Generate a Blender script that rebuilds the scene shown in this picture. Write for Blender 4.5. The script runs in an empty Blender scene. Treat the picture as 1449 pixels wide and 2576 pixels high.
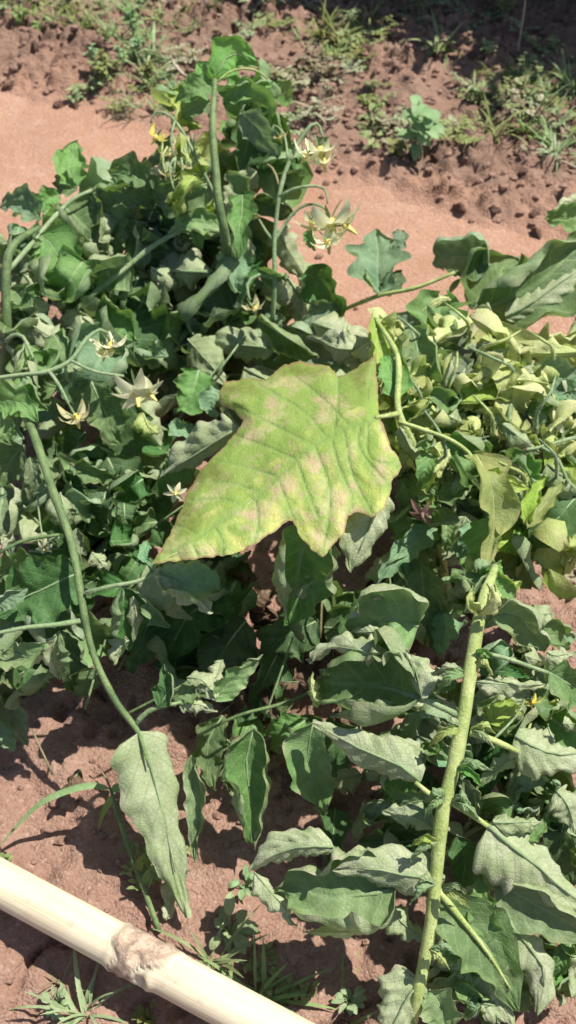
import bpy, bmesh, math, random
import numpy as np
from mathutils import Vector, Matrix, Quaternion
from mathutils.geometry import delaunay_2d_cdt

random.seed(7)
rng = np.random.default_rng(11)
R = math.radians
scn = bpy.context.scene
COL = scn.collection

# ------------------------------------------------------------------ camera
CAM_H, PITCH, VFOV = 0.75, 50.0, 50.0
cam = bpy.data.cameras.new('camera')
cam_o = bpy.data.objects.new('camera', cam)
COL.objects.link(cam_o)
cam_o.location = (0, 0, CAM_H)
cam_o.rotation_euler = (R(90 - PITCH), 0, 0)
cam.sensor_fit = 'VERTICAL'
cam.angle = R(VFOV)
cam.clip_start = 0.02
cam.clip_end = 300
cam.dof.use_dof = True
cam.dof.focus_distance = 0.62
cam.dof.aperture_fstop = 10.0
scn.camera = cam_o

# ------------------------------------------------------------------ world, sun, exposure
SUN_AZ, SUN_EL = 72.0, 64.0
w = bpy.data.worlds.new('World')
scn.world = w
w.use_nodes = True
nt = w.node_tree
bg = nt.nodes['Background']
sky = nt.nodes.new('ShaderNodeTexSky')
sky.sky_type = 'NISHITA'
sky.sun_disc = False
sky.sun_elevation = R(SUN_EL)
sky.sun_rotation = R(SUN_AZ)
nt.links.new(sky.outputs[0], bg.inputs[0])
bg.inputs[1].default_value = 0.08
sl = bpy.data.lights.new('sun', 'SUN')
sl.energy = 5.0
sl.angle = R(0.5)
sl.color = (1.0, 0.955, 0.88)
so = bpy.data.objects.new('sun', sl)
COL.objects.link(so)
sv = Vector((math.cos(R(SUN_EL)) * math.sin(R(SUN_AZ)), math.cos(R(SUN_EL)) * math.cos(R(SUN_AZ)), math.sin(R(SUN_EL))))
so.rotation_mode = 'QUATERNION'
so.rotation_quaternion = sv.to_track_quat('Z', 'Y')
so.location = sv * 5
scn.view_settings.view_transform = 'Standard'
scn.view_settings.look = 'None'
scn.view_settings.gamma = 1
scn.view_settings.use_curve_mapping = False
scn.view_settings.exposure = 0.52

# ------------------------------------------------------------------ helpers: photograph point -> place
TT = math.tan(R(VFOV / 2))
CP, SP = math.cos(R(90 - PITCH)), math.sin(R(90 - PITCH))
CAMV = Vector((0, 0, CAM_H))


def ray(x, y):
    dx, dy = (x - 724.5) / 1288 * TT, (1288 - y) / 1288 * TT
    return Vector((dx, dy * CP + SP, dy * SP - CP))


def P(x, y, z):
    d = ray(x, y)
    return CAMV + d * ((CAM_H - z) / -d.z)


def mpp(x, y, z):
    d = ray(x, y)
    return (CAM_H - z) / -d.z * TT / 1288


ZS = 0.62


def zq(parent, q):
    """settle a height noted for a plant to its real height; the thick branch rises from its root below the frame."""
    x, y, z = q
    k = ZS
    if parent is not None and parent.get('rises'):
        k *= 1.30 - .78 * min(max((y - 1480) / 1020, -.2), 1.15)
    return (x, y, z * k)


def tag(o, label=None, cat=None, group=None, kind=None):
    if label: o['label'] = label
    if cat: o['category'] = cat
    if group: o['group'] = group
    if kind: o['kind'] = kind
    return o


def empty(name, loc):
    o = bpy.data.objects.new(name, None)
    o.empty_display_size = 0.02
    o.location = loc
    COL.objects.link(o)
    return o


WLOC = {}


def link(name, me, parent=None, loc=(0, 0, 0)):
    """loc is a world position; parents are never rotated or scaled unless copied later."""
    o = bpy.data.objects.new(name, me)
    COL.objects.link(o)
    loc = Vector(loc)
    WLOC[o.name] = loc
    if parent is not None:
        o.parent = parent
        o.location = loc - WLOC.get(parent.name, Vector(parent.location))
    else:
        o.location = loc
    return o


def mesh(name, verts, faces, mats, uvs=None, smooth=True, fmat=None, attrs=None):
    me = bpy.data.meshes.new(name)
    me.from_pydata([tuple(v) for v in verts], [], faces)
    for m in (mats if isinstance(mats, (list, tuple)) else [mats]):
        me.materials.append(m)
    if smooth:
        me.polygons.foreach_set('use_smooth', [True] * len(me.polygons))
    if fmat is not None:
        me.polygons.foreach_set('material_index', fmat)
    if uvs is not None:
        lay = me.uv_layers.new(name='UVMap')
        idx = np.empty(len(me.loops), dtype=np.int32)
        me.loops.foreach_get('vertex_index', idx)
        lay.data.foreach_set('uv', np.asarray(uvs, dtype=np.float32)[idx].ravel())
    if attrs:
        for k, v in attrs.items():
            a = me.attributes.new(k, 'FLOAT', 'POINT')
            a.data.foreach_set('value', np.asarray(v, dtype=np.float32))
    me.update()
    return me


# ------------------------------------------------------------------ numpy noise
def hsh(i, j, s):
    n = (i.astype(np.int64) * 374761393 + j.astype(np.int64) * 668265263 + s * 982451653) & 0x7fffffff
    n = ((n ^ (n >> 13)) * 1274126177) & 0x7fffffff
    n = n ^ (n >> 16)
    return (n & 0xffff) / 65535.0


def vnoise(x, y, s=0):
    i, j = np.floor(x), np.floor(y)
    fx, fy = x - i, y - j
    fx, fy = fx * fx * (3 - 2 * fx), fy * fy * (3 - 2 * fy)
    a, b, c, d = hsh(i, j, s), hsh(i + 1, j, s), hsh(i, j + 1, s), hsh(i + 1, j + 1, s)
    return (a * (1 - fx) + b * fx) * (1 - fy) + (c * (1 - fx) + d * fx) * fy


def fbm(x, y, s=0, o=4):
    t, a, f = 0, 0.5, 1.0
    for k in range(o):
        t = t + a * vnoise(x * f, y * f, s + k * 17)
        a *= 0.5
        f *= 2.03
    return t


def worley(x, y, s=0):
    i, j = np.floor(x), np.floor(y)
    f1 = np.full(x.shape, 9.0)
    f2 = np.full(x.shape, 9.0)
    idv = np.zeros(x.shape)
    for di in (-1, 0, 1):
        for dj in (-1, 0, 1):
            ci, cj = i + di, j + dj
            d = np.hypot(ci + hsh(ci, cj, s) - x, cj + hsh(ci, cj, s + 5) - y)
            near = d < f1
            f2 = np.where(near, f1, np.minimum(f2, d))
            idv = np.where(near, hsh(ci, cj, s + 9), idv)
            f1 = np.where(near, d, f1)
    return f1, f2, idv


def sstep(a, b, x):
    t = np.clip((x - a) / (b - a), 0, 1)
    return t * t * (3 - 2 * t)


# ------------------------------------------------------------------ node materials
def new_mat(name):
    m = bpy.data.materials.new(name)
    m.use_nodes = True
    n = m.node_tree
    n.nodes.clear()
    return m, n


class NT:
    def __init__(s, n):
        s.n = n

    def __call__(s, typ, ins=None, **kw):
        nd = s.n.nodes.new(typ)
        for k, v in kw.items():
            setattr(nd, k, v)
        for k, v in (ins or {}).items():
            if isinstance(v, bpy.types.NodeSocket):
                s.n.links.new(v, nd.inputs[k])
            else:
                nd.inputs[k].default_value = v
        return nd

    def math(s, op, a, b=0.0, c=None, clamp=False):
        d = {0: a, 1: b}
        if c is not None: d[2] = c
        nd = s('ShaderNodeMath', d, operation=op)
        nd.use_clamp = clamp
        return nd.outputs[0]

    def mix(s, f, a, b, blend='MIX'):
        nd = s.n.nodes.new('ShaderNodeMix')
        nd.data_type = 'RGBA'
        nd.blend_type = blend
        for k, v in ((0, f), (6, a), (7, b)):
            if isinstance(v, bpy.types.NodeSocket):
                s.n.links.new(v, nd.inputs[k])
            else:
                nd.inputs[k].default_value = (*v, 1) if isinstance(v, tuple) and len(v) == 3 else v
        return nd.outputs[2]

    def noise(s, vec, scale, detail=4, rough=0.55):
        return s('ShaderNodeTexNoise', {'Vector': vec, 'Scale': scale, 'Detail': detail, 'Roughness': rough}).outputs[0]

    def ramp(s, f, stops):
        nd = s('ShaderNodeValToRGB', {0: f})
        e = nd.color_ramp.elements
        while len(e) < len(stops): e.new(0.5)
        for k, (p, c) in enumerate(stops):
            e[k].position = p
            e[k].color = (*c, 1) if len(c) == 3 else c
        return nd.outputs[0]

    def mrange(s, f, a, b, c=0.0, d=1.0):
        return s('ShaderNodeMapRange', {0: f, 1: a, 2: b, 3: c, 4: d}).outputs[0]


def leaf_mat(name, top_a, top_b, under_a, under_b, trans, t_col, vein_top, blotch=None, blotch_amt=0.0, rough=0.5, tip=None):
    m, n = new_mat(name)
    N = NT(n)
    uv = N('ShaderNodeUVMap').outputs[0]
    sep = N('ShaderNodeSeparateXYZ', {0: uv})
    u = sep.outputs[0]
    v = N.math('ABSOLUTE', N.math('MULTIPLY_ADD', sep.outputs[1], 2.0, -1.0))
    rnd = N('ShaderNodeObjectInfo').outputs['Random']
    tc = N('ShaderNodeTexCoord').outputs['Object']
    vec = N('ShaderNodeVectorMath', {0: tc, 1: N('ShaderNodeCombineXYZ', {0: N.math('MULTIPLY', rnd, 9.0), 1: rnd, 2: rnd}).outputs[0]}, operation='ADD').outputs[0]
    n1 = N.noise(vec, 55, 4)
    n2 = N.noise(vec, 240, 3)
    # veins: midrib + curved side veins + fine net
    wob = N.math('MULTIPLY_ADD', n1, 0.10, -0.05)
    ph = N.math('FRACT', N.math('ADD', N.math('MULTIPLY_ADD', u, 6.5, N.math('MULTIPLY', v, -1.9)), wob))
    sv_ = N.math('ABSOLUTE', N.math('SUBTRACT', ph, 0.5))            # 0 on vein
    side = N.mrange(sv_, 0.02, 0.085, 1.0, 0.0)
    mid = N.mrange(v, 0.015, 0.06, 1.0, 0.0)
    vein = N.math('MAXIMUM', N.math('MULTIPLY', side, 0.75), mid)
    vor = N('ShaderNodeTexVoronoi', {'Vector': vec, 'Scale': 330.0}, feature='DISTANCE_TO_EDGE').outputs[0]
    net = N.mrange(vor, 0.0, 0.12, 1.0, 0.0)
    shade = N.mrange(N.math('MULTIPLY_ADD', n2, 0.45, N.math('MULTIPLY', n1, 0.6)), 0.36, 0.68)
    top = N.mix(shade, top_a, top_b)
    hs = N('ShaderNodeHueSaturation', {'Hue': N.math('MULTIPLY_ADD', rnd, 0.035, 0.483), 'Saturation': N.math('MULTIPLY_ADD', rnd, 0.30, 0.78),
                                       'Value': N.math('MULTIPLY_ADD', rnd, 0.5, 0.75), 'Color': top}).outputs[0]
    top = N.mix(N.math('MULTIPLY', vein, 0.55), hs, vein_top)
    if blotch:
        bn = N.mrange(N.noise(vec, 38, 5, 0.65), 0.50, 0.66)
        top = N.mix(N.math('MULTIPLY', bn, blotch_amt), top, blotch)
    und = N.mix(shade, under_a, under_b)
    und = N.mix(N.mrange(N.noise(vec, 46, 5, .65), .44, .62, 0.0, .6), und, tuple(k * f for k, f in zip(under_a, (.80, .92, .66))))
    if blotch:
        und = N.mix(N.math('MULTIPLY', bn, .45), und, tuple(.5 * (a + b) for a, b in zip(blotch, under_b)))
    und = N.mix(N.math('MULTIPLY', vein, 0.55), und, tuple(c * .72 for c in under_a))
    und = N.mix(N.math('MULTIPLY', net, 0.25), und, tuple(c * 0.6 for c in under_a))
    if tip:
        edge = N.math('MULTIPLY', N.mrange(v, 0.80, 1.0), N.mrange(n1, 0.42, 0.62))
        top = N.mix(edge, top, tip)
        und = N.mix(N.math('MULTIPLY', edge, 0.7), und, tip)
    back = N('ShaderNodeNewGeometry').outputs['Backfacing']
    colr = N.mix(back, top, und)
    pill = N.math('MULTIPLY', N.mrange(sv_, 0.0, 0.4, 0.0, 1.0), 0.7)
    hgt = N.math('ADD', N.math('ADD', pill, N.math('MULTIPLY', net, -0.25)), N.math('MULTIPLY', n2, 0.5))
    hgt = N.math('SUBTRACT', hgt, N.math('MULTIPLY', mid, 0.5))
    bmp = N('ShaderNodeBump', {'Strength': 0.7, 'Distance': 0.0009, 'Height': hgt}).outputs[0]
    pr = N('ShaderNodeBsdfPrincipled', {'Base Color': colr, 'Roughness': rough, 'Specular IOR Level': 0.22, 'Normal': bmp})
    tl = N('ShaderNodeBsdfTranslucent', {'Color': N.mix(0.45, colr, t_col), 'Normal': bmp})
    ms = N('ShaderNodeMixShader', {0: trans, 1: pr.outputs[0], 2: tl.outputs[0]})
    N('ShaderNodeOutputMaterial', {0: ms.outputs[0]})
    return m


M = {}
UNDER = ((.31, .385, .195), (.49, .545, .335))
M['green'] = leaf_mat('green_leaf', (.085, .180, .050), (.185, .305, .105), (.26, .35, .17), (.39, .465, .27), .32, (.34, .56, .06), (.29, .42, .17), tip=(.28, .27, .15))
M['teal'] = leaf_mat('bluish_green_leaf', (.125, .235, .115), (.235, .360, .205), (.29, .385, .225), (.41, .495, .33), .30, (.33, .52, .10), (.33, .46, .26), rough=.6)
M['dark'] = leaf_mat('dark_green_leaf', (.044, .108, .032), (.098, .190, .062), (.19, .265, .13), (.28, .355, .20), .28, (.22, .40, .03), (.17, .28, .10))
M['lime'] = leaf_mat('lime_leaf', (.27, .42, .065), (.46, .58, .125), (.47, .56, .19), (.63, .69, .30), .40, (.42, .60, .07), (.44, .54, .24), (.50, .46, .17), .5, tip=(.46, .37, .20))
M['frill'] = leaf_mat('pale_yellow_leaf', (.42, .55, .12), (.60, .67, .22), (.61, .67, .27), (.77, .79, .43), .32, (.50, .58, .12), (.54, .58, .28), (.52, .46, .24), .4, tip=(.54, .47, .30))
M['wilt'] = leaf_mat('wilted_leaf', (.135, .225, .080), (.250, .355, .150), UNDER[0], UNDER[1], .28, (.30, .48, .09), (.30, .40, .21), (.30, .31, .18), .4, tip=(.40, .36, .26))
M['fresh'] = leaf_mat('fresh_leaf', (.125, .260, .068), (.235, .400, .125), (.25, .36, .18), (.36, .47, .26), .36, (.30, .58, .06), (.29, .44, .18))
M['pale'] = leaf_mat('pale_leaf', (.17, .25, .13), (.26, .34, .19), (.36, .425, .235), (.56, .595, .385), .27, (.38, .50, .14), (.34, .40, .25), (.44, .40, .30), .45, tip=(.47, .40, .33))
M['dry'] = leaf_mat('dry_leaf', (.30, .19, .13), (.44, .31, .22), (.40, .28, .21), (.52, .39, .30), .22, (.42, .26, .12), (.44, .33, .24), (.20, .11, .08), .7, rough=.7)
M['dead'] = leaf_mat('dead_leaf', (.085, .055, .035), (.17, .11, .075), (.12, .075, .05), (.22, .15, .10), .1, (.2, .12, .06), (.2, .14, .09), (.05, .03, .02), .7, rough=.8)


def stem_mat(name, a, b, sheen=0.15):
    m, n = new_mat(name)
    N = NT(n)
    tc = N('ShaderNodeTexCoord').outputs['Object']
    n1 = N.noise(tc, 70, 4)
    n2 = N.noise(tc, 700, 3, .7)
    c = N.mix(N.mrange(n1, .38, .64), a, b)
    c = N.mix(N.math('MULTIPLY', N.mrange(n2, .55, .75), .3), c, tuple(min(1, k * 1.6) for k in b))
    sp = N.mrange(N.noise(tc, 190, 4, .7), .64, .70)
    c = N.mix(N.math('MULTIPLY', sp, .45), c, tuple(k * .45 for k in a))
    b_ = N('ShaderNodeBump', {'Strength': .6, 'Distance': .0012, 'Height': N.math('ADD', n2, N.noise(tc, 150, 2))}).outputs[0]
    pr = N('ShaderNodeBsdfPrincipled', {'Base Color': c, 'Roughness': .55, 'Normal': b_, 'Sheen Weight': sheen, 'Sheen Roughness': .35,
                                        'Specular IOR Level': .35, 'Subsurface Weight': .0})
    N('ShaderNodeOutputMaterial', {0: pr.outputs[0]})
    return m


M['stem_y'] = stem_mat('yellow_green_stem', (.30, .375, .11), (.45, .51, .20))
M['stem_g'] = stem_mat('green_stem', (.095, .155, .055), (.18, .255, .095))
M['stem_p'] = stem_mat('hairy_pale_stem', (.17, .26, .11), (.29, .37, .19), .35)
M['stem_b'] = stem_mat('brownish_stem', (.17, .14, .07), (.30, .26, .13))


def petal_mat(name, a, b):
    m, n = new_mat(name)
    N = NT(n)
    tc = N('ShaderNodeTexCoord').outputs['Object']
    c = N.mix(N.mrange(N.noise(tc, 160, 4), .35, .65), a, b)
    bp = N('ShaderNodeBump', {'Strength': .5, 'Distance': .0006, 'Height': N.noise(tc, 600, 3)}).outputs[0]
    pr = N('ShaderNodeBsdfPrincipled', {'Base Color': c, 'Roughness': .6, 'Normal': bp, 'Specular IOR Level': .2})
    tl = N('ShaderNodeBsdfTranslucent', {'Color': c})
    N('ShaderNodeOutputMaterial', {0: N('ShaderNodeMixShader', {0: .42, 1: pr.outputs[0], 2: tl.outputs[0]}).outputs[0]})
    return m


M['petal'] = petal_mat('petal', (.86, .83, .48), (.93, .92, .68))
M['petal_y'] = petal_mat('yellow_petal', (.76, .64, .08), (.86, .78, .24))
M['petal_d'] = petal_mat('withered_petal', (.50, .45, .22), (.66, .61, .36))
M['petal_p'] = petal_mat('purple_petal', (.24, .13, .11), (.38, .25, .21))
M['anther'] = stem_mat('anther', (.62, .50, .10), (.74, .64, .22), .1)


def soil_mat(name, a, b, c_dark, dusty, bump=.9, fine=1.0, damp=None):
    m, n = new_mat(name)
    N = NT(n)
    tc = N('ShaderNodeTexCoord').outputs['Object']
    big = N.noise(tc, 5, 5)
    mid = N.noise(tc, 38, 6, .62)
    fin = N.noise(tc, 260, 5, .7)
    c = N.mix(N.mrange(big, .35, .66), a, b)
    c = N.mix(N.math('MULTIPLY', N.mrange(mid, .50, .70), .55), c, dusty)
    c = N.mix(N.math('MULTIPLY', N.mrange(fin, .52, .36), .45), c, c_dark)
    grit = N('ShaderNodeTexVoronoi', {'Vector': tc, 'Scale': 420.0})
    gsel = N.mrange(N('ShaderNodeSeparateColor', {0: grit.outputs[1]}).outputs[0], .90, .96)
    c = N.mix(N.math('MULTIPLY', gsel, .35), c, (.58, .42, .33))
    if damp:
        at = N('ShaderNodeAttribute', attribute_name='damp').outputs['Fac']
        c = N.mix(at, c, damp)
        pm = N('ShaderNodeAttribute', attribute_name='trodden').outputs['Fac']
        c = N.mix(N.math('MULTIPLY', pm, N.mrange(mid, .35, .6, 1.0, .55)), c, (.42, .245, .168))
    h = N.math('ADD', N.math('MULTIPLY', mid, 1.2 * fine), N.math('MULTIPLY', fin, .8))
    h = N.math('ADD', h, N.math('MULTIPLY', grit.outputs[0], -.35))
    b_ = N('ShaderNodeBump', {'Strength': bump, 'Distance': .004, 'Height': h}).outputs[0]
    pr = N('ShaderNodeBsdfPrincipled', {'Base Color': c, 'Roughness': .93, 'Normal': b_, 'Specular IOR Level': .15})
    N('ShaderNodeOutputMaterial', {0: pr.outputs[0]})
    return m


M['soil'] = soil_mat('red_soil', (.325, .195, .142), (.41, .255, .19), (.19, .105, .075), (.48, .325, .25), 1.0, 1.0, damp=(.205, .138, .098))
M['path'] = soil_mat('trodden_soil', (.385, .215, .142), (.45, .27, .186), (.27, .145, .092), (.49, .325, .24), .8, .8)
M['clod'] = soil_mat('soil_clod', (.29, .175, .13), (.38, .235, .175), (.16, .092, .068), (.46, .31, .24), 1.0)


def plain_mat(name, a, b, scale=60, rough=.6, trans=0.0, vary=.5, bump=.4):
    m, n = new_mat(name)
    N = NT(n)
    tc = N('ShaderNodeTexCoord').outputs['Object']
    rnd = N('ShaderNodeObjectInfo').outputs['Random']
    isl = N('ShaderNodeNewGeometry').outputs['Random Per Island']
    f = N.math('ADD', N.math('MULTIPLY', N.noise(tc, scale, 4), .7), N.math('MULTIPLY', isl, vary * .7))
    c = N.mix(N.mrange(f, .25, .8), a, b)
    c = N('ShaderNodeHueSaturation', {'Hue': N.math('MULTIPLY_ADD', rnd, .06, .47), 'Saturation': N.math('MULTIPLY_ADD', rnd, -.4, 1.1),
                                      'Value': N.math('MULTIPLY_ADD', rnd, .6, .7), 'Color': c}).outputs[0]
    b_ = N('ShaderNodeBump', {'Strength': bump, 'Distance': .002, 'Height': N.noise(tc, scale * 6, 3)}).outputs[0]
    pr = N('ShaderNodeBsdfPrincipled', {'Base Color': c, 'Roughness': rough, 'Normal': b_, 'Specular IOR Level': .3})
    sh = pr.outputs[0]
    if trans:
        tl = N('ShaderNodeBsdfTranslucent', {'Color': c})
        sh = N('ShaderNodeMixShader', {0: trans, 1: sh, 2: tl.outputs[0]}).outputs[0]
    N('ShaderNodeOutputMaterial', {0: sh})
    return m


M['weed'] = plain_mat('weed_leaf', (.16, .22, .06), (.36, .42, .16), trans=.25)
M['weed_b'] = plain_mat('weed_leaf_bright', (.15, .27, .06), (.30, .44, .14), trans=.3)
M['weed_d'] = plain_mat('weed_leaf_dry', (.20, .17, .09), (.38, .34, .20), trans=.2)
M['straw'] = plain_mat('straw', (.42, .34, .22), (.62, .54, .40))
M['shrub'] = plain_mat('shrub_leaf', (.020, .045, .018), (.05, .10, .035), trans=.15)
M['bark'] = plain_mat('bark', (.10, .075, .05), (.20, .155, .11), rough=.85)


def bamboo_mat():
    m, n = new_mat('dry_bamboo')
    N = NT(n)
    tc = N('ShaderNodeTexCoord').outputs['Object']
    st = N('ShaderNodeMapping', {'Vector': tc, 'Scale': (260, 260, 7)}).outputs[0]
    fib = N.noise(st, 1.0, 5, .6)
    big = N.noise(tc, 14, 4)
    c = N.mix(N.mrange(fib, .32, .68), (.62, .52, .34), (.80, .71, .52))
    c = N.mix(N.math('MULTIPLY', N.mrange(big, .48, .72), .55), c, (.56, .41, .28))
    scr = N.noise(N('ShaderNodeMapping', {'Vector': tc, 'Scale': (900, 900, 14)}).outputs[0], 1.0, 3, .7)
    c = N.mix(N.math('MULTIPLY', N.mrange(scr, .60, .68), .4), c, (.42, .31, .21))
    dirt = N.mrange(N.noise(tc, 75, 6, .75), .58, .70)
    c = N.mix(N.math('MULTIPLY', dirt, .45), c, (.40, .25, .17))
    node = N('ShaderNodeAttribute', attribute_name='node').outputs['Fac']
    n1 = N.noise(tc, 120, 6, .7)
    nn = N.math('MULTIPLY', node, N.mrange(n1, .30, .52, .45, 1.0), clamp=True)
    ncol = N.ramp(n1, [(.36, (.10, .06, .045)), (.45, (.30, .20, .145)), (.58, (.58, .44, .32)), (.70, (.36, .26, .22))])
    ring = N('ShaderNodeAttribute', attribute_name='ring').outputs['Fac']
    c = N.mix(N.math('MULTIPLY', ring, N.mrange(n1, .35, .6, .9, .3)), c, (.17, .10, .07))
    c = N.mix(nn, c, ncol)
    h = N.math('ADD', N.math('MULTIPLY', fib, .35), N.math('MULTIPLY', N.math('MULTIPLY', node, n1), 3.0))
    b_ = N('ShaderNodeBump', {'Strength': .6, 'Distance': .0022, 'Height': h}).outputs[0]
    pr = N('ShaderNodeBsdfPrincipled', {'Base Color': c, 'Roughness': N.mrange(node, 0, 1, .42, .8), 'Normal': b_, 'Specular IOR Level': .35})
    N('ShaderNodeOutputMaterial', {0: pr.outputs[0]})
    return m


M['bamboo'] = bamboo_mat()

# ------------------------------------------------------------------ the ground and the path
# path edges in plan (x -> y), read off the ground
def edge_fn(pts):
    g = sorted((P(x, y, 0).x, P(x, y, 0).y) for x, y in pts)
    X, Y = np.array([a for a, _ in g]), np.array([b for _, b in g])
    # straight continuation outside
    return lambda x: np.interp(x, X, Y) + np.where(x < X[0], (x - X[0]) * (Y[1] - Y[0]) / (X[1] - X[0]), 0) + np.where(x > X[-1], (x - X[-1]) * (Y[-1] - Y[-2]) / (X[-1] - X[-2]), 0)


FAR = edge_fn([(0, 235), (300, 300), (520, 385), (725, 440), (955, 505), (1175, 562), (1449, 625)])
NEAR = edge_fn([(0, 640), (724, 830), (1449, 1030)])


def axis(lo, hi, step, far, grow=1.35):
    a = list(np.arange(lo, hi + 1e-9, step))
    s, x = step, hi
    while x < far:
        s *= grow
        x += s
        a.append(x)
    s, x = step, lo
    pre = []
    while x > -far:
        s *= grow
        x -= s
        pre.append(x)
    return np.array(pre[::-1] + a)


AX = axis(-0.52, 0.60, 0.0036, 60)
AY = axis(0.10, 1.85, 0.0036, 60)


def ground_h(X, Y):
    wob = (fbm(X * 9, Y * 9, 3) - .5) * .07 + (fbm(X * 45, Y * 45, 31, 3) - .5) * .03
    dfar = Y - FAR(X) + wob
    dnear = NEAR(X) - Y + wob
    tilled = sstep(-.005, .05, dfar)
    near = sstep(-.02, .06, dnear)
    big = (fbm(X * 4, Y * 4, 1) - .5)
    h = big * .014 + (fbm(X * 14, Y * 14, 171, 4) - .5) * .007 + (fbm(X * 60, Y * 60, 70, 3) - .5) * .0012
    # tilled clods beyond the path
    wx, wy = X + (vnoise(X * 50, Y * 50, 5) - .5) * .012, Y + (vnoise(X * 50, Y * 50, 6) - .5) * .012
    f1, f2, idv = worley(wx * 32, wy * 32, 2)
    g1, g2, idg = worley(wx * 75, wy * 75, 8)
    cl = sstep(.02, .30, f2 - f1) * (idv ** 1.3) * .015 + sstep(.0, .4, g2 - g1) * idg ** 1.2 * .011
    cl = cl + (fbm(X * 120, Y * 120, 88, 3) - .5) * .010
    lumps = (fbm(X * 18, Y * 18, 12) - .5) * .032
    dens = sstep(.35, .6, fbm(X * 7, Y * 7, 40))
    h = h + tilled * (cl * (.45 + .75 * dens) + lumps + .006)
    # rough near soil with cracks
    c1, c2, idc = worley((X + (vnoise(X * 30, Y * 30, 21) - .5) * .03) * 11, (Y + (vnoise(X * 30, Y * 30, 22) - .5) * .03) * 11, 14)
    crack = np.clip(1 - (c2 - c1) / .075, 0, 1) * sstep(.42, .58, fbm(X * 6, Y * 6, 55))
    pits = np.clip(fbm(X * 85, Y * 85, 77, 3) - .44, 0, 1)
    rough = (fbm(X * 22, Y * 22, 61, 5) - .5) * .022 + (idc - .5) * .006 - crack * .012
    rough = rough - .030 * sstep(.05, .25, pits) * sstep(.4, .6, fbm(X * 10, Y * 10, 91)) * .35
    n1, n2, idn = worley(wx * 60, wy * 60, 44)
    rough = rough + np.clip(1 - n1 * 1.5, 0, 1) * (idn > .6) * idn * .006
    h = h + near * rough
    return h, tilled, near, dfar, dnear


GX, GY = np.meshgrid(AX, AY)
GZ, TIL, NEA, DF, DN = ground_h(GX, GY)
fade = np.exp(-np.maximum(0, np.hypot(GX, GY - 1) - 3) / 6)
GZ = GZ * fade


def gz(x, y):
    return float(ground_h(np.array([[x]]), np.array([[y]]))[0][0, 0])


def make_ground():
    ny, nx = GX.shape
    idx = np.arange(nx * ny).reshape(ny, nx)
    q = np.stack([idx[:-1, :-1], idx[:-1, 1:], idx[1:, 1:], idx[1:, :-1]], -1).reshape(-1, 4)
    onp = ((DF < .006) & (DN < .006)).ravel()[q].mean(1) > .5
    V = np.stack([GX.ravel(), GY.ravel(), GZ.ravel()], -1)
    damp = np.clip(TIL * .62 * fbm(GX * 12, GY * 12, 33) * 1.6, 0, 1).ravel()
    nz = (fbm(GX * 16, GY * 16, 201) - .5) * .16
    trod = np.maximum(1 - sstep(0, .10, np.abs(DF) + nz), 1 - sstep(0, .12, np.abs(DN) + nz)).ravel()
    for name, sel, mat in (('ground', ~onp, 'soil'), ('path', onp, 'path')):
        f = q[sel]
        used, inv = np.unique(f, return_inverse=True)
        me = bpy.data.meshes.new(name)
        me.vertices.add(len(used))
        me.vertices.foreach_set('co', V[used].astype(np.float32).ravel())
        me.loops.add(f.size)
        me.loops.foreach_set('vertex_index', inv.astype(np.int32).ravel())
        me.polygons.add(len(f))
        me.polygons.foreach_set('loop_start', np.arange(0, f.size, 4, dtype=np.int32))
        me.polygons.foreach_set('use_smooth', np.ones(len(f), dtype=bool))
        me.update(calc_edges=True)
        a = me.attributes.new('trodden', 'FLOAT', 'POINT')
        a.data.foreach_set('value', trod[used].astype(np.float32))
        a = me.attributes.new('damp', 'FLOAT', 'POINT')
        a.data.foreach_set('value', damp[used].astype(np.float32))
        me.materials.append(M[mat])
        o = link(name, me)
        tag(o, {'ground': 'rough red soil of the tomato bed and the weedy strip', 'path': 'smooth pale red trodden path crossing behind the tomato plants'}[name],
            name, kind='structure')


make_ground()

# ------------------------------------------------------------------ curves, tubes, leaves
def crom(pts, n):
    """Catmull-Rom through pts (k-dim numpy rows), n samples evenly in parameter by chord length."""
    p = np.asarray(pts, dtype=float)
    if len(p) == 2:
        t = np.linspace(0, 1, n)[:, None]
        return p[0] * (1 - t) + p[1] * t
    d = np.r_[0, np.cumsum(np.linalg.norm(np.diff(p[:, :3], axis=0), axis=1))]
    d /= d[-1]
    ext = np.vstack([2 * p[0] - p[1], p, 2 * p[-1] - p[-2]])
    out = []
    for t in np.linspace(0, 1, n):
        k = min(max(np.searchsorted(d, t, side='right') - 1, 0), len(p) - 2)
        s = (t - d[k]) / max(1e-9, d[k + 1] - d[k])
        a, b, c, e = ext[k], ext[k + 1], ext[k + 2], ext[k + 3]
        out.append(.5 * (2 * b + (c - a) * s + (2 * a - 5 * b + 4 * c - e) * s * s + (3 * b - a - 3 * c + e) * s ** 3))
    return np.array(out)


def unit(v):
    return v / (np.linalg.norm(v, axis=-1, keepdims=True) + 1e-12)


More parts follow.
